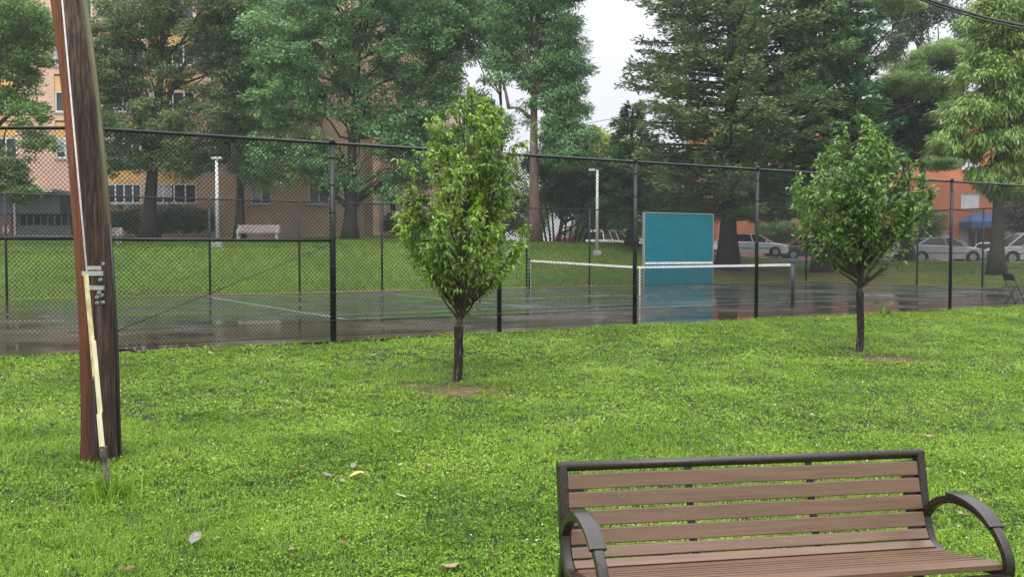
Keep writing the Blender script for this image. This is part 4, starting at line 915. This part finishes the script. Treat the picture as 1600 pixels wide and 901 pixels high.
def farbench(px0, px1, pyb, Y, label):
    xa, xb = bx(px0, Y), bx(px1, Y); cx = (xa+xb)/2; zb = tz(cx, Y); r_ = empty('lawn_bench', (cx, Y, zb), label, 'bench', 'slatted benches on the far lawn')
    for z in (.50, .60, .70, .80): mb = MB(); mb.b6(xa, xb, Y+.2+.12*(z-.5), Y+.235+.12*(z-.5), zb+z, zb+z+.075); mb.build('back_slat', slw, r_)
    for k in range(4): mb = MB(); mb.b6(xa, xb, Y-.25+k*.11, Y-.16+k*.11, zb+.42, zb+.455); mb.build('seat_slat', slw, r_)
    for x in (xa+.12, xb-.12):
        mb = MB(); mb.b6(x-.04, x+.04, Y-.22, Y-.15, zb-.05, zb+.42); mb.b6(x-.04, x+.04, Y+.17, Y+.24, zb-.05, zb+.85); mb.build('leg', M['white_paint'], r_)
        mb = MB(); mb.b6(x-.04, x+.04, Y-.26, Y+.16, zb+.6, zb+.64); mb.b6(x-.04, x+.04, Y-.25, Y-.18, zb+.4, zb+.6); mb.build('armrest', M['white_paint'], r_)
farbench(370, 437, 377, 53.0, 'pinkish white slatted bench right of the left lamp post')
farbench(140, 190, 375, 53.0, 'white slatted bench half hidden behind the utility pole')
# folding chair
cp_ = uv(u_at(1584, 14.75), 14.75); ch = empty('folding_chair', (cp_[0], cp_[1], 0), 'black folding chair left on the court by the right edge', 'chair'); ch.rotation_euler = (0, 0, R(10))
def cb(pts, r_, nm, mat=M['black_metal']): mb = MB(); mb.tube(pts, r_, 8); return mb.build(nm, mat, ch, local=True)
for s_ in (-.21, .21):
    yy = s_
    cb([(-.42, yy, 0), (-.14, yy*.98, .45)], .012, 'leg'); cb([(.20, yy, 0), (-.05, yy, .42), (-.20, yy, .80)] if False else [(.22, yy*.9, 0), (-.02, yy*.9, .45), (-.22, yy*.9, .82)], .012, 'leg')
    cb([(-.06, yy*.8, 0), (.22, yy*.85, .45)], .011, 'brace')
mb = MB(); mb.box((.04, 0, .455), (.44, .42, .028)); mb.build('seat', M['plastic_black'], ch, local=True, bevel=.01)
mb = MB(); mb.prism([(-.22, .0), (.22, 0), (.19, .17), (.08, .20), (-.08, .20), (-.19, .17)], (0, 1, 0), (-.35, 0, .94), (.025, 0, .01), (-.12, 0, .62)); mb.build('backrest', M['plastic_black'], ch, local=True)

# ------------------------------------------------------------------ utility pole
YP = 7.5
pb = at(156, 718, YP); pt_ = at(107.5, 0, YP); dirp = (pt_-pb)/(pt_[2]-pb[2])
zb = tz(pb[0], YP); pb = pb+dirp*(zb-pb[2])
pb = at(157.5, 718, YP); pb[2] = zb; dirp = np.array([0., 0, 1])
def OX(z): z = max(z, 0); return .0186*z-.02*z*z if z < 3.6 else -.1922-.1254*(z-3.6)
up_ = empty('utility_pole', pb, 'leaning wooden utility pole, reddish on its left side, in the left foreground', 'utility pole')
HT = 8.6; vs_ = []; nseg = 60; ns = 40; fs = []
rgp = np.random.default_rng(3); cr_a = rgp.uniform(0, 6.28, 8)
for i in range(nseg+1):
    z = -.3+(HT+.3)*i/nseg; rad = .1445-.0035*max(z, 0)+.012*math.exp(-max(z, 0)/.15)
    for k in range(ns):
        a = 2*math.pi*k/ns; q = rad+.0022*math.sin(a*9+z*.7)+.0018*math.sin(a*17-z*1.1+1)+.002*math.sin(z*2.1+a*3)
        for ca in cr_a[:4]: q -= .006*math.exp(-((a-ca-.05*z+3.14) % 6.283-3.14)**2/.0012)
        vs_.append((OX(z)+q*math.cos(a), dirp[1]*z+q*math.sin(a), z))
for i in range(nseg):
    for k in range(ns): fs.append((i*ns+k, i*ns+(k+1) % ns, (i+1)*ns+(k+1) % ns, (i+1)*ns+k))
fs.append(tuple(nseg*ns+k for k in range(ns)))
m, t, b = mat_base('creosoted_pole_wood', (.06, .04, .03), .8, spec=.25)
tcn = t.nodes.new('ShaderNodeTexCoord')
n1 = noise(t, 9, 9, .72, stretch=(6, 6, .32)); r1 = ramp(t, [(.32, (.009, .006, .005)), (.46, (.046, .032, .025)), (.60, (.115, .085, .070)), (.73, (.20, .165, .145))], n1.outputs['Fac'])
n1b = noise(t, 1.1, 4, .6, stretch=(4, 4, .5)); r1b = ramp(t, [(.35, (.55, .48, .45)), (.65, (1.25, 1.2, 1.15))], n1b.outputs['Fac'])
mm = t.nodes.new('ShaderNodeMix'); mm.data_type = 'RGBA'; mm.blend_type = 'MULTIPLY'; mm.inputs[0].default_value = 1
t.links.new(r1.outputs[0], mm.inputs[6]); t.links.new(r1b.outputs[0], mm.inputs[7])
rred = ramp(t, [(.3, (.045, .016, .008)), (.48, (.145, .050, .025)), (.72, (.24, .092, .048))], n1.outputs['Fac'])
sx = t.nodes.new('ShaderNodeSeparateXYZ'); t.links.new(tcn.outputs['Object'], sx.inputs[0])
def mth(op, a, b_, c=None):
    q = t.nodes.new('ShaderNodeMath'); q.operation = op
    for i, x in enumerate((a, b_, c)):
        if x is None: continue
        if isinstance(x, (int, float)): q.inputs[i].default_value = x
        else: t.links.new(x, q.inputs[i])
    return q.outputs[0]
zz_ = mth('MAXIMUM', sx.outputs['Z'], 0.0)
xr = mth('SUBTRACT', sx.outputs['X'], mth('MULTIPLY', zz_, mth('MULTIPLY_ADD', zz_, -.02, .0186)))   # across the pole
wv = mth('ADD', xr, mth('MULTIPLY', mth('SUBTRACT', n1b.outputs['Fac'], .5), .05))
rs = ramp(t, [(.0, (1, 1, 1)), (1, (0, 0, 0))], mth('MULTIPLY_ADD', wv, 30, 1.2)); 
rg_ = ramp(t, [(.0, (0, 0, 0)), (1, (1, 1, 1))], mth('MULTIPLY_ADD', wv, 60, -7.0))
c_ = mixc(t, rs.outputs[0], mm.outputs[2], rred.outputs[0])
zf = ramp(t, [(.0, (0, 0, 0)), (1, (1, 1, 1))], mth('MULTIPLY_ADD', sx.outputs['Z'], 1.2, -2.0))
gm_ = mth('MULTIPLY', rg_.outputs[0], zf.outputs[0])
lowtone = ramp(t, [(0, (.50, .44, .42)), (1, (1.05, 1.05, 1.05))], mth('MULTIPLY_ADD', mth('ADD', sx.outputs['Z'], mth('MULTIPLY', n1b.outputs['Fac'], .9)), .42, -.30))   # wood colour gets darker towards the foot
mw = t.nodes.new('ShaderNodeMix'); mw.data_type = 'RGBA'; mw.blend_type = 'MULTIPLY'; mw.inputs[0].default_value = 1
t.links.new(mixc(t, gm_, c_, (.19, .18, .10)), mw.inputs[6]); t.links.new(lowtone.outputs[0], mw.inputs[7]); t.links.new(mw.outputs[2], b.inputs['Base Color'])
bump(t, b, n1.outputs['Fac'], .9, .008)
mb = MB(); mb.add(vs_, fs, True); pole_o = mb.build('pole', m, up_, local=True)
def PL(px, py, rr=.15):   # local point on the pole's front surface
    # intersect ray with the leaning cylinder front (approx): at depth YP - sqrt(r^2-dx^2)
    Yf = YP-rr
    for _ in range(3):
        q = at(px, py, Yf); z = q[2]-zb; r2 = rr-.0035*z; dx = q[0]-(pb[0]+OX(z)); Yf = YP-math.sqrt(max(r2*r2-dx*dx, 4e-4))
    return at(px, py, Yf)-pb
def band(px0, px1, py, hgt, mat, nm, r=.150):
    mb = MB(); P1 = [PL(p, py, r) for p in np.linspace(px0, px1, 7)]
    for a, b_ in zip(P1, P1[1:]): mb.bar(a, b_, .006, hgt)
    return mb.build(nm, mat, up_, local=True)
band(128, 172, 427, .036, M['galv'], 'strap'); band(133, 167, 449.5, .032, M['galv'], 'strap'); band(137, 158, 418.5, .030, M['galv'], 'number_plate')
for px, py in ((161, 412), (157, 437), (155, 457), (159, 461), (152, 464), (161, 472), (152, 473)):
    q = PL(px, py, .146); mb = MB(); mb.tube([q+(0, .01, 0), q+(0, -.012, 0)], .013, 10); bo = mb.build('bolt', M['galv'], up_, local=True)
    mb = MB(); mb.tube([q+(0, -.011, 0), q+(0, -.018, 0)], .006, 8); mb.build('bolt_head', M['steel_dark'], bo, local=True)
mb = MB(); mb.tube([np.array([OX(z_)+(.1445-.0035*z_+.004)*math.cos(-.12), -(.1445-.0035*z_+.004)*math.sin(.12), z_]) for z_ in (-.05, .6, 1.2, 1.85)], .010, 8); mb.build('conduit', M['plastic_black'], up_, local=True)
for (px, py) in ((133, 350), (120, 210), (150, 100)):
    q = PL(px, py, .1435); mb = MB(); mb.tube([q+(0, .01, 0), q+(0, -.002, 0)], [.009, .006], 8); mb.build('knot', M['steel_dark'], up_, local=True)
# guy wire
ga = at(169, 778, 6.44); ga[2] = tz(ga[0], 6.44)-.05
g0 = at(170, 700, 6.47)
gt = pb+np.array([OX(8.)+.02, -.13, 8.])
gd = at(97, 0, 6.83)
gu = empty('guy_wire', ga, 'guy wire with split yellowed plastic guard anchored in front of the utility pole', 'guy wire')
dv_ = (gd-ga)/(gd[2]-ga[2]); GP = lambda z: ga+dv_*(z-ga[2])
mb = MB(); mb.tube([GP(.05), GP(2.0), GP(4.0), GP(6.4), gt], .0065, 8); mb.build('wire', simple('wire_strand', (.45, .44, .43), (.62, .6, .58), 40, .4, .2, metal=.3), gu)
def Zl(py, Y): return at(800, py, Y)[2]
def guard(py0, py1, wd, dx, nm='guard', mat=M['yellow_plastic'], yo=-.02):
    z0, z1 = Zl(py1, 6.5), Zl(py0, 6.6); mb = MB(); a = GP(z0)+(dx, yo, 0); b_ = GP(z1)+(dx, yo, 0); d_ = b_-a
    th = np.linspace(-1.35, 1.35, 7); A = [a+np.array([math.sin(q)*wd/2, -math.cos(q)*wd*.35, 0]) for q in th]; B = [b_+np.array([math.sin(q)*wd/2, -math.cos(q)*wd*.35, 0]) for q in th]
    A[0] = A[0]-np.array([0, 0, .03]); A[-1] = A[-1]+np.array([0, 0, .02]); B[0] = B[0]-np.array([0, 0, .012])
    mb.add(A+B, [(i, i+1, 8+i, 7+i) for i in range(6)]); o = mb.build(nm, mat, gu)
    sm = o.modifiers.new('thick', 'SOLIDIFY'); sm.thickness = .003; return o
guard(427, 588, .034, 0, yo=-.015)
guard(530, 645, .032, .018, mat=simple('pale_plastic', (.52, .48, .30), (.66, .63, .44), 6, .5, .2), yo=-.03)
guard(641, 700, .036, .012, mat=bpy.data.materials['pale_plastic'], yo=-.035)
mb = MB(); mb.tube([ga, GP(-.02)], .009, 8); mb.tube([ga+(.03, 0, 0), GP(-.02)+(.02, 0, 0)], .007, 6); mb.build('anchor_rod', M['steel_dark'], gu)
mb = MB(); q = GP(Zl(706, 6.45)); mb.box(q+(.015, -.03, 0), (.045, .03, .085)); mb.build('clamp', M['steel_dark'], gu, bevel=.005)
# tuft
n = 260; xy = ga[None, :2]+rng.normal(0, .075, (n, 2)); xy[:, 1] += .02
V, I, C = blades(0, rng, xy, .20*np.ones(n), .008, .75, None, '', True)
o = put(np_mesh('grass_tuft', V-np.array(ga), I, C), 'grass_tuft', gm, None, ga); tag(o, 'tall unmown grass tuft round the guy wire anchor', 'grass tuft')

# overhead cable
oc = empty('overhead_cable', (6.8, 16, 5.5), 'pair of black overhead cables crossing the top right corner', 'cable')
for j, (r_, dz) in enumerate(((.021, 0), (.017, -.045), (.008, .03))):
    pts = []
    for tt in np.linspace(0, 2.05, 24):
        pts.append((-3.7+(10.53)*tt, 7.45+8.55*tt, 8.0-4.74*tt+2.27*tt*tt+dz*(1 if tt > .05 else 0)+.01*math.sin(tt*9)*j))
    mb = MB(); mb.tube(pts, r_, 8); mb.build('strand', M['plastic_black'], oc)
tw_ = empty('phone_wire', (0, 80, 15), 'thin wire crossing the pale sky between the tall tree and the cedar', 'wire')
mb = MB(); mb.tube([at(820, 205, 90), at(900, 196, 90), at(1000, 178, 90), at(1100, 160, 90)], .025, 5); mb.build('strand', M['plastic_black'], tw_)

# ------------------------------------------------------------------ young trees
def young(name, base, pyb, pyf, ptop, half, mat, label, seed, nbr, nleaf, lean, prof, Y, leaf=(.085, .036)):
    rg = np.random.default_rng(seed); B = np.array([base[0], base[1], tz(base[0], base[1])-.03]); root = empty(name, B, label, 'tree', 'young trees on the near lawn')
    fork = at(*pyf, Y); top = at(*ptop, Y); mb = MB()
    tr0 = .046
    pts = [B+(fork-B)*s_+np.array([.012*math.sin(s_*5), 0, 0]) for s_ in np.linspace(0, 1, 9)]
    mb.tube(pts, [tr0*(1.35 if i == 0 else 1)*(1-.14*i/8)+.003*math.sin(i*2.3) for i in range(9)], 12, cap=False)
    anchors = []; adir = []
    # leaders
    def branch(a, end, r0, sub_=True, bow=.18):
        L = np.linalg.norm(end-a); mid = a*.45+end*.55; hor = end-a; hor[2] = 0
        mid = mid+hor*bow; mid[2] -= .04*L
        ss = np.linspace(0, 1, 10); p = np.array([a*(1-s_)**2+2*mid*s_*(1-s_)+end*s_**2 for s_ in ss]); p += rg.normal(0, .006, p.shape)
        mb.tube(p, [r0*(1-.8*s_)+.0022 for s_ in ss], 6, cap=False)
        return p
    H = top[2]-fork[2]
    def rad(z): return half*np.interp((z-fork[2])/H, prof[0], prof[1])
    main = branch(fork, top, tr0*.6, bow=0)
    axis = lambda z: fork+(top-fork)*((z-fork[2])/H)
    stems = [main]
    for i in range(nbr):
        a_ = i*2.39996+rg.normal(0, .3); f_ = rg.uniform(.14, .96)**.8; 
        ze = fork[2]+H*f_; rr_ = rad(ze)*rg.uniform(.62, 1.12)*(1+.10*math.sin(a_*2+seed))
        e = axis(ze)+np.array([math.cos(a_)*rr_, math.sin(a_)*rr_, 0])
        s0 = max(.05, (f_-.26-.22*rg.uniform())*.85); st = fork+(top-fork)*s0
        if i < 7: st = fork+rg.normal(0, .010, 3); f_ = .55+.4*rg.uniform(); e = axis(fork[2]+H*f_)+np.array([math.cos(a_), math.sin(a_), 0])*rad(fork[2]+H*f_)*rg.uniform(.35, .8)
        stems.append(branch(st, e, tr0*.42*(1-.5*f_)+.002))
    for i in range(int(nbr*.16)):   # low side branches reaching out
        a_ = rg.uniform(0, 6.28); ze = fork[2]+H*rg.uniform(.06, .3); rr_ = rad(ze)*rg.uniform(.8, 1.05)
        e = axis(ze)+np.array([math.cos(a_)*rr_, math.sin(a_)*rr_, 0]); stems.append(branch(fork+rg.normal(0, .015, 3)+(0, 0, .02), e, tr0*.30, bow=-.05))
    twigs = []
    for p in stems:
        for j in range(2, 10):
            for _ in range(3):
                if rg.uniform() < .12 or rg.uniform() > .12+5*((p[j][2]-fork[2])/H): continue
                c = p[j]; d_ = rg.normal(0, 1, 3); out_ = c-axis(c[2]); out_[2] = 0; d_ = d_/np.linalg.norm(d_)*.8+unit(out_)*.7; d_[2] = abs(d_[2])*.3+.22
                L = rg.uniform(.10, .26)*Y/11.7; q = c+unit(d_)*L
                z_ = q[2]; rr_ = rad(min(max(z_, fork[2]), top[2])); h_ = q-axis(z_); h_[2] = 0
                if np.linalg.norm(h_) > rr_*1.12+.05: q = axis(z_)+h_/np.linalg.norm(h_)*rr_*1.05+np.array([0, 0, 0]); q[2] = z_
                mb.tube([c, (c+q)/2+np.array([0, 0, .01]), q], [.004, .003, .0015], 4, cap=False); twigs.append((c, q))
    mb.build('trunk', M['twig'], root)
    T = np.array([np.concatenate(t_) for t_ in twigs]); k = rg.integers(0, len(T), nleaf); f_ = rg.uniform(.1, 1.08, nleaf)[:, None]
    c = T[k, :3]*(1-f_)+T[k, 3:]*f_; hf = (c[:, 2]-fork[2])/H; kk = (hf > .03) & (rg.uniform(0, 1, nleaf) < np.interp(hf, [.04, .13, .22, .38], [.0, .07, .42, 1])); c = c[kk]; k = k[kk]; n = len(c)
    d_ = unit(T[k, 3:]-T[k, :3]); ax = d_*.6+rg.normal(0, .75, (n, 3)); ax[:, 2] -= .55
    nr = np.array([0, 0, 1.])+rg.normal(0, .5, (n, 3))+d_*.3
    V, I, C = leaf_quads(c+ax*.008, ax, nr, leaf[0]*rg.uniform(.55, 1.25, n), leaf[1]*rg.uniform(.7, 1.25, n), fold=.14, curl=.28)
    put(np_mesh('crown', V-B, I, C, False), 'crown', mat, root)
    # guard sleeve
    g = MB(); hg = (fork[2]-B[2]); s0 = .04; s1 = .93; ps = [B+(fork-B)*s_+np.array([.012*math.sin(s_*5), 0, 0]) for s_ in np.linspace(s0, s1, 9)]
    g.tube(ps, [tr0+.011+.003*math.sin(i*1.9) for i in range(9)], 16, cap=False, sm=True)
    me_o = g.build('trunk_guard', sleeve, root)
    return root, fork, top
m, t, b = mat_base('ribbed_dark_sleeve', (.03, .028, .026), .55, spec=.2)
n1 = noise(t, 14, 6, .7, stretch=(3, 3, .8)); r1 = ramp(t, [(.35, (.006, .005, .005)), (.56, (.022, .016, .013)), (.63, (.16, .14, .13)), (.68, (.03, .022, .018))], n1.outputs['Fac']); t.links.new(r1.outputs[0], b.inputs['Base Color'])
wvn = t.nodes.new('ShaderNodeTexWave'); wvn.bands_direction = 'Z'; wvn.inputs['Scale'].default_value = 22; tcz = t.nodes.new('ShaderNodeTexCoord'); t.links.new(tcz.outputs['Object'], wvn.inputs['Vector']); bump(t, b, wvn.outputs['Fac'], .6, .006); sleeve = m
prof1 = ([0, .08, .16, .26, .38, .50, .62, .72, .80, .88, .94, 1.0], [.06, .24, .46, .74, .94, 1.02, 1.02, .98, .84, .62, .38, .08])
r1_, f1_, t1_ = young('young_tree', T1, 600, (719, 503), (738, 148), .76, M['young'], 'nearer young tree, bright green, in the centre of the lawn', 5, 52, 17000, 0, prof1, 11.7, (.076, .029))
prof2 = ([0, .08, .18, .3, .42, .55, .68, .78, .88, 1.0], [.06, .34, .62, .84, .98, 1.04, .92, .60, .36, .06])
r2_, f2_, t2_ = young('young_tree', T2, 541, (1345, 449), (1344, 186), 1.0, M['young2'], 'farther young tree, darker and rounder, in front of the parked cars', 9, 52, 16500, 0, prof2, 15.3, (.092, .037))
# loose hooked shoot beside the first tree, fallen sprig beside the second
p_ = [at(742, 478, 11.6), at(757, 492, 11.6), at(766, 510, 11.6), at(764, 530, 11.6), at(752, 545, 11.6), at(738, 557, 11.65)]
mb = MB(); mb.tube(p_, [.004, .004, .0035, .003, .0025, .002], 5); mb.build('drooping_shoot', M['twig'], r1_)
sp = empty('leafy_sprig', at(1385, 490, 15.3), 'broken leafy sprig hanging beside the farther young tree', 'sprig'); q0 = at(1352, 452, 15.3)
mb = MB(); mb.tube([q0, at(1364, 464, 15.28), at(1378, 478, 15.25), at(1390, 492, 15.22)], [.006, .005, .004, .002], 5); mb.build('stem', M['twig'], sp)
n = 34; c = np.array([at(1368, 468, 15.26)+(at(1393, 492, 15.2)-at(1368, 468, 15.26))*s_ for s_ in rng.uniform(0, 1, n)])+rng.normal(0, .035, (n, 3)); ax = rng.normal(0, .7, (n, 3)); ax[:, 2] -= .5
V, I, C = leaf_quads(c, ax, np.array([0, 0, 1.])+rng.normal(0, .5, (n, 3)), .10*rng.uniform(.6, 1.2, n), .042*np.ones(n), .14, .25); put(np_mesh('leaves', V-np.array(sp.location), I, C), 'leaves', M['young2'], sp)

# ------------------------------------------------------------------ foreground bench
BY = 4.1; bl0 = np.array([at(868, 728, BY)[0], BY]); zbn = at(868, 728, BY)[2]-.815
bench = empty('park_bench', (bl0[0], bl0[1], zbn), 'brown slatted park bench with dark curved arm loops in the right foreground', 'bench')
bench.rotation_euler = (0, R(.75), R(12.5)); BL = 1.775
ctrlp = [(0.0, .80), (.03, .685), (.058, .58), (.088, .49), (.125, .435), (.185, .412), (.30, .425), (.42, .447), (.52, .462), (.575, .462), (.61, .44)]
def cat(ps, m_=8):
    ps = [np.array(p, float) for p in ps]; o = []; q = [2*ps[0]-ps[1]]+ps+[2*ps[-1]-ps[-2]]
    for i in range(1, len(q)-2):
        for s_ in np.linspace(0, 1, m_, endpoint=False):
            o.append(.5*((2*q[i])+(-q[i-1]+q[i+1])*s_+(2*q[i-1]-5*q[i]+4*q[i+1]-q[i+2])*s_**2+(-q[i-1]+3*q[i]-3*q[i+1]+q[i+2])*s_**3))
    o.append(ps[-1]); return np.array(o)
CP = cat(ctrlp); sl = np.concatenate([[0], np.cumsum(np.linalg.norm(np.diff(CP, axis=0), axis=1))])
def cpt(s_):
    p = np.array([np.interp(s_, sl, CP[:, 0]), np.interp(s_, sl, CP[:, 1])]); e = .004
    d_ = np.array([np.interp(s_+e, sl, CP[:, 0]), np.interp(s_+e, sl, CP[:, 1])])-np.array([np.interp(s_-e, sl, CP[:, 0]), np.interp(s_-e, sl, CP[:, 1])]); return p, d_/np.linalg.norm(d_)
s_ = .021; widths = [.0655]*4+[.048]+[.044, .048, .030, .026, .026, .026, .030, .078]; gaps = [.0115]*5+[.024]*12; k = 0; slat_s = []
while k < len(widths):
    c = s_+widths[k]/2; s_ += widths[k]+gaps[k]
    if c > sl[-1]-.01: break
    slat_s.append(c); p, d_ = cpt(c); nrm = np.array([-d_[1], d_[0]])*-1   # outward (front/top)
    ce = p+np.array([d_[1], -d_[0]])*0
    mb = MB(); fr_ = np.array([-d_[1]*-1, d_[0]*-1])
    # local: x length, y = -forward
    A0 = (1, 0, 0); A1 = (0, -d_[0], d_[1]); A2 = np.cross(A0, A1)
    mb.box((BL/2, -p[0], p[1]), (BL-.075, widths[k], .024), (A0, A1, A2)); mb.build('back_slat' if k < 5 else 'seat_slat', M['slat'], bench, local=True, bevel=.004 if k < 5 else .002); k += 1
def strap2d(path, wd, th, x, mb, m_=6):
    """flat bar following a path in the side plane: wd across x, th in-plane"""
    C2 = cat(path, m_); n = len(C2); vs = []
    for i in range(n):
        d_ = C2[min(i+1, n-1)]-C2[max(i-1, 0)]; d_ /= np.linalg.norm(d_); nn_ = np.array([-d_[1], d_[0]])
        tt = th[0]+(th[1]-th[0])*i/(n-1) if hasattr(th, '__len__') else th
        for sx_, sn in ((-.5, -.38), (-.38, -.5), (.38, -.5), (.5, -.38), (.5, .38), (.38, .5), (-.38, .5), (-.5, .38)):
            q = C2[i]+nn_*tt*sn; vs.append((x+wd*sx_, -q[0], q[1]))
    fs = [(i*8+k_, i*8+(k_+1) % 8, (i+1)*8+(k_+1) % 8, (i+1)*8+k_) for i in range(n-1) for k_ in range(8)]+[tuple(range(8))[::-1], tuple(range(8*(n-1), 8*n))]
    mb.add(vs, fs, False)
for x in (.018, BL-.018):
    mb = MB(); strap2d([(-.006, .812), (.020, .70), (.045, .59), (.068, .50), (.098, .44), (.135, .405), (.19, .388), (.30, .40), (.42, .424), (.53, .438), (.585, .425)], .040, .050, x, mb); mb.build('side_frame', M['frame_bronze'], bench, local=True)
    mb = MB(); strap2d([(.048, .500), (.070, .548), (.12, .605), (.20, .648), (.29, .664), (.39, .655), (.475, .624), (.55, .572), (.597, .50), (.600, .435), (.565, .375), (.540, .29), (.545, .15), (.575, .0)], .040, (.034, .034), x, mb); ar = mb.build('arm_loop', M['frame_bronze'], bench, local=True)
    mb = MB(); strap2d([(.24, .684), (.32, .686), (.41, .671), (.475, .644), (.525, .610)], .068, .018, x, mb); mb.build('arm_pad', M['frame_bronze'], ar, local=True)
    mb = MB(); strap2d([(.075, .47), (.045, .35), (.01, .18), (-.06, .0)], .038, .04, x, mb); mb.build('rear_leg', M['frame_bronze'], bench, local=True)
mb = MB(); mb.tube([(-.002, .002, .812), (BL+.002, .002, .812)], .021, 14); mb.build('top_rail', M['frame_bronze'], bench, local=True)
mb = MB(); mb.tube([(.02, -.607, .425), (BL-.02, -.607, .425)], .019, 12); mb.build('front_rail', M['frame_bronze'], bench, local=True)
for x in (.60, 1.19):
    mb = MB(); strap2d([(-.008, .79), (.018, .68), (.042, .58), (.066, .50), (.098, .43)], .032, .012, x, mb)
    strap2d([(.098, .43), (.14, .395), (.19, .385), (.30, .398), (.42, .42), (.56, .43)], .032, .012, x, mb); mb.build('support_strap', M['frame_bronze'], bench, local=True)
for x in (.075, BL-.075):
    mb = MB(); strap2d([(-.006, .78), (.020, .68), (.044, .58), (.068, .50), (.10, .43)], .075, .010, x, mb); mb.build('bracket', M['frame_bronze'], bench, local=True)

# ------------------------------------------------------------------ fallen leaves
LV = [(327, 553, 'tan', .12), (475, 612, 'brown', .09), (623, 675, 'pinkish', .07), (473, 728, 'orange', .05), (512, 742, 'grey', .08), (552, 728, 'grey', .07), (558, 744, 'yellow', .12), (533, 752, 'pinkish', .075),
      (625, 726, 'yellow', .05), (672, 727, 'tan', .05), (627, 775, 'pale green', .09), (305, 843, 'grey', .11), (336, 843, 'tan', .05), (203, 890, 'rust', .065), (535, 848, 'rust', .05), (703, 885, 'tan', .11), (775, 866, 'brown', .05),
      (584, 555, 'pale', .10), (1073, 623, 'pinkish', .11), (1292, 500, 'orange', .14), (1453, 610, 'tan', .09), (1450, 682, 'tan', .10), (1470, 640, 'brown', .06), (1505, 739, 'yellow', .08), (1500, 804, 'tan', .09), (1268, 649, 'pale', .07), (1516, 607, 'tan', .06), (1492, 635, 'brown', .07), (455, 858, 'tan', .05), (515, 738, 'brown', .045)]
LC_ = {'tan': (.30, .20, .12), 'brown': (.14, .075, .045), 'pinkish': (.27, .19, .13), 'orange': (.42, .22, .07), 'grey': (.19, .17, .145), 'yellow': (.48, .46, .10), 'pale green': (.26, .36, .16), 'rust': (.18, .060, .02), 'pale': (.46, .38, .26)}
LM = {k: simple('fallen_leaf_'+k.replace(' ', '_'), tuple(a*.55 for a in c), tuple(a*.95 for a in c), 25, .55, .3) for k, c in LC_.items()}
def where(px, py):
    if px < 420: h = 'in the left of the lawn'
    elif px < 760: h = 'in the middle of the lawn'
    else: h = 'in the right of the lawn'
    return h
near_refs = ['left of the nearer young tree, near the fence', 'left of the nearer young tree, on bare-looking grass', 'below the dirt patch of the nearer young tree', 'just right of the utility pole foot, leftmost of a small cluster', 'in the small leaf cluster, beside the big yellow leaf on its left',
  'at the top of the small leaf cluster', 'largest of the leaves in the small cluster', 'at the bottom of the small leaf cluster', 'just right of the small leaf cluster', 'farther right of the small leaf cluster', 'below and right of the small leaf cluster',
  'largest at the lower left, below the pole', 'tiny and right beside the big grey leaf at lower left', 'at the bottom edge below the utility pole', 'upright in the grass at lower middle', 'at the bottom edge left of the bench', 'small, between the bottom-edge leaf and the bench',
  'by the fence foot left of the nearer young tree', 'alone between the two young trees', 'by the fence foot left of the farther young tree', 'right of the farther young tree, nearest to its dirt patch', 'on the grass above the right end of the bench', 'small, farther up the lawn right of the farther young tree',
  'beside the right end of the bench back', 'inside the right arm loop of the bench', 'above the bench back, near its middle', 'at the far right of the lawn near the fence', 'small, at the right between lawn middle and fence', 'tiny, left of the upright leaf at lower middle', 'hidden under the grey leaf of the small cluster']
for i, (px, py, col, sz) in enumerate(LV):
    y = 5.0
    for _ in range(14):
        q = at(px, py, y); zt = tz(q[0], y)+.045; drop = CAMZ-zt; dd_ = at(px, py, 1.0); slope = (CAMZ-dd_[2]); y = .5*y+.5*drop/slope
    q = at(px, py, y); q[2] = tz(q[0], y)+.047
    rg = random.Random(i+40); a = rg.uniform(0, 6.28); n_ = 5; vs = []; fs = []
    if col == 'yellow' and sz > .1: a = .5
    for j in range(n_+1):
        s_ = j/n_; hw = sz*.33*math.sin(math.pi*min(max(s_, .04), .97))**.8
        curl = .10*sz*math.sin(s_*3.1+i)+.12*sz*s_
        for kk, e in enumerate((-1, -.5, 0, .5, 1)):
            x = (s_-.5)*sz; yy = e*hw; zz = curl+abs(e)*sz*rg.uniform(.03, .13)
            vs.append((x*math.cos(a)-yy*math.sin(a), x*math.sin(a)+yy*math.cos(a), zz))
    for j in range(n_):
        for kk in range(4): fs.append((j*5+kk, j*5+kk+1, (j+1)*5+kk+1, (j+1)*5+kk))
    mb = MB(); mb.add(vs, fs, True); mb.tube([((-.5-.25)*sz*math.cos(a), (-.75)*sz*math.sin(a), .004), (-.5*sz*math.cos(a), -.5*sz*math.sin(a), .003+.05*sz)], .0012, 4)
    me = bpy.data.meshes.new('fallen_leaf'); me.from_pydata(mb.v, [], mb.f); me.update(); o = put(me, 'fallen_leaf', LM[col], None, q)
    tag(o, f'{col} fallen leaf {near_refs[i]}', 'leaf', 'fallen leaves on the lawn')

# ------------------------------------------------------------------ damp air
hm = bpy.data.materials.new('damp_air'); hm.use_nodes = True; ht = hm.node_tree; ht.nodes.clear()
pv = ht.nodes.new('ShaderNodeVolumePrincipled'); pv.inputs['Color'].default_value = (.90, .93, .97, 1); pv.inputs['Density'].default_value = .0005; pv.inputs['Anisotropy'].default_value = .2
ho = ht.nodes.new('ShaderNodeOutputMaterial'); ht.links.new(pv.outputs[0], ho.inputs['Volume'])
mb = MB(); mb.b6(-262, 262, -122, 302, -1.8, 34); hz_ = mb.build('haze', hm); tag(hz_, 'thin damp haze over the whole park', 'haze', kind='stuff')
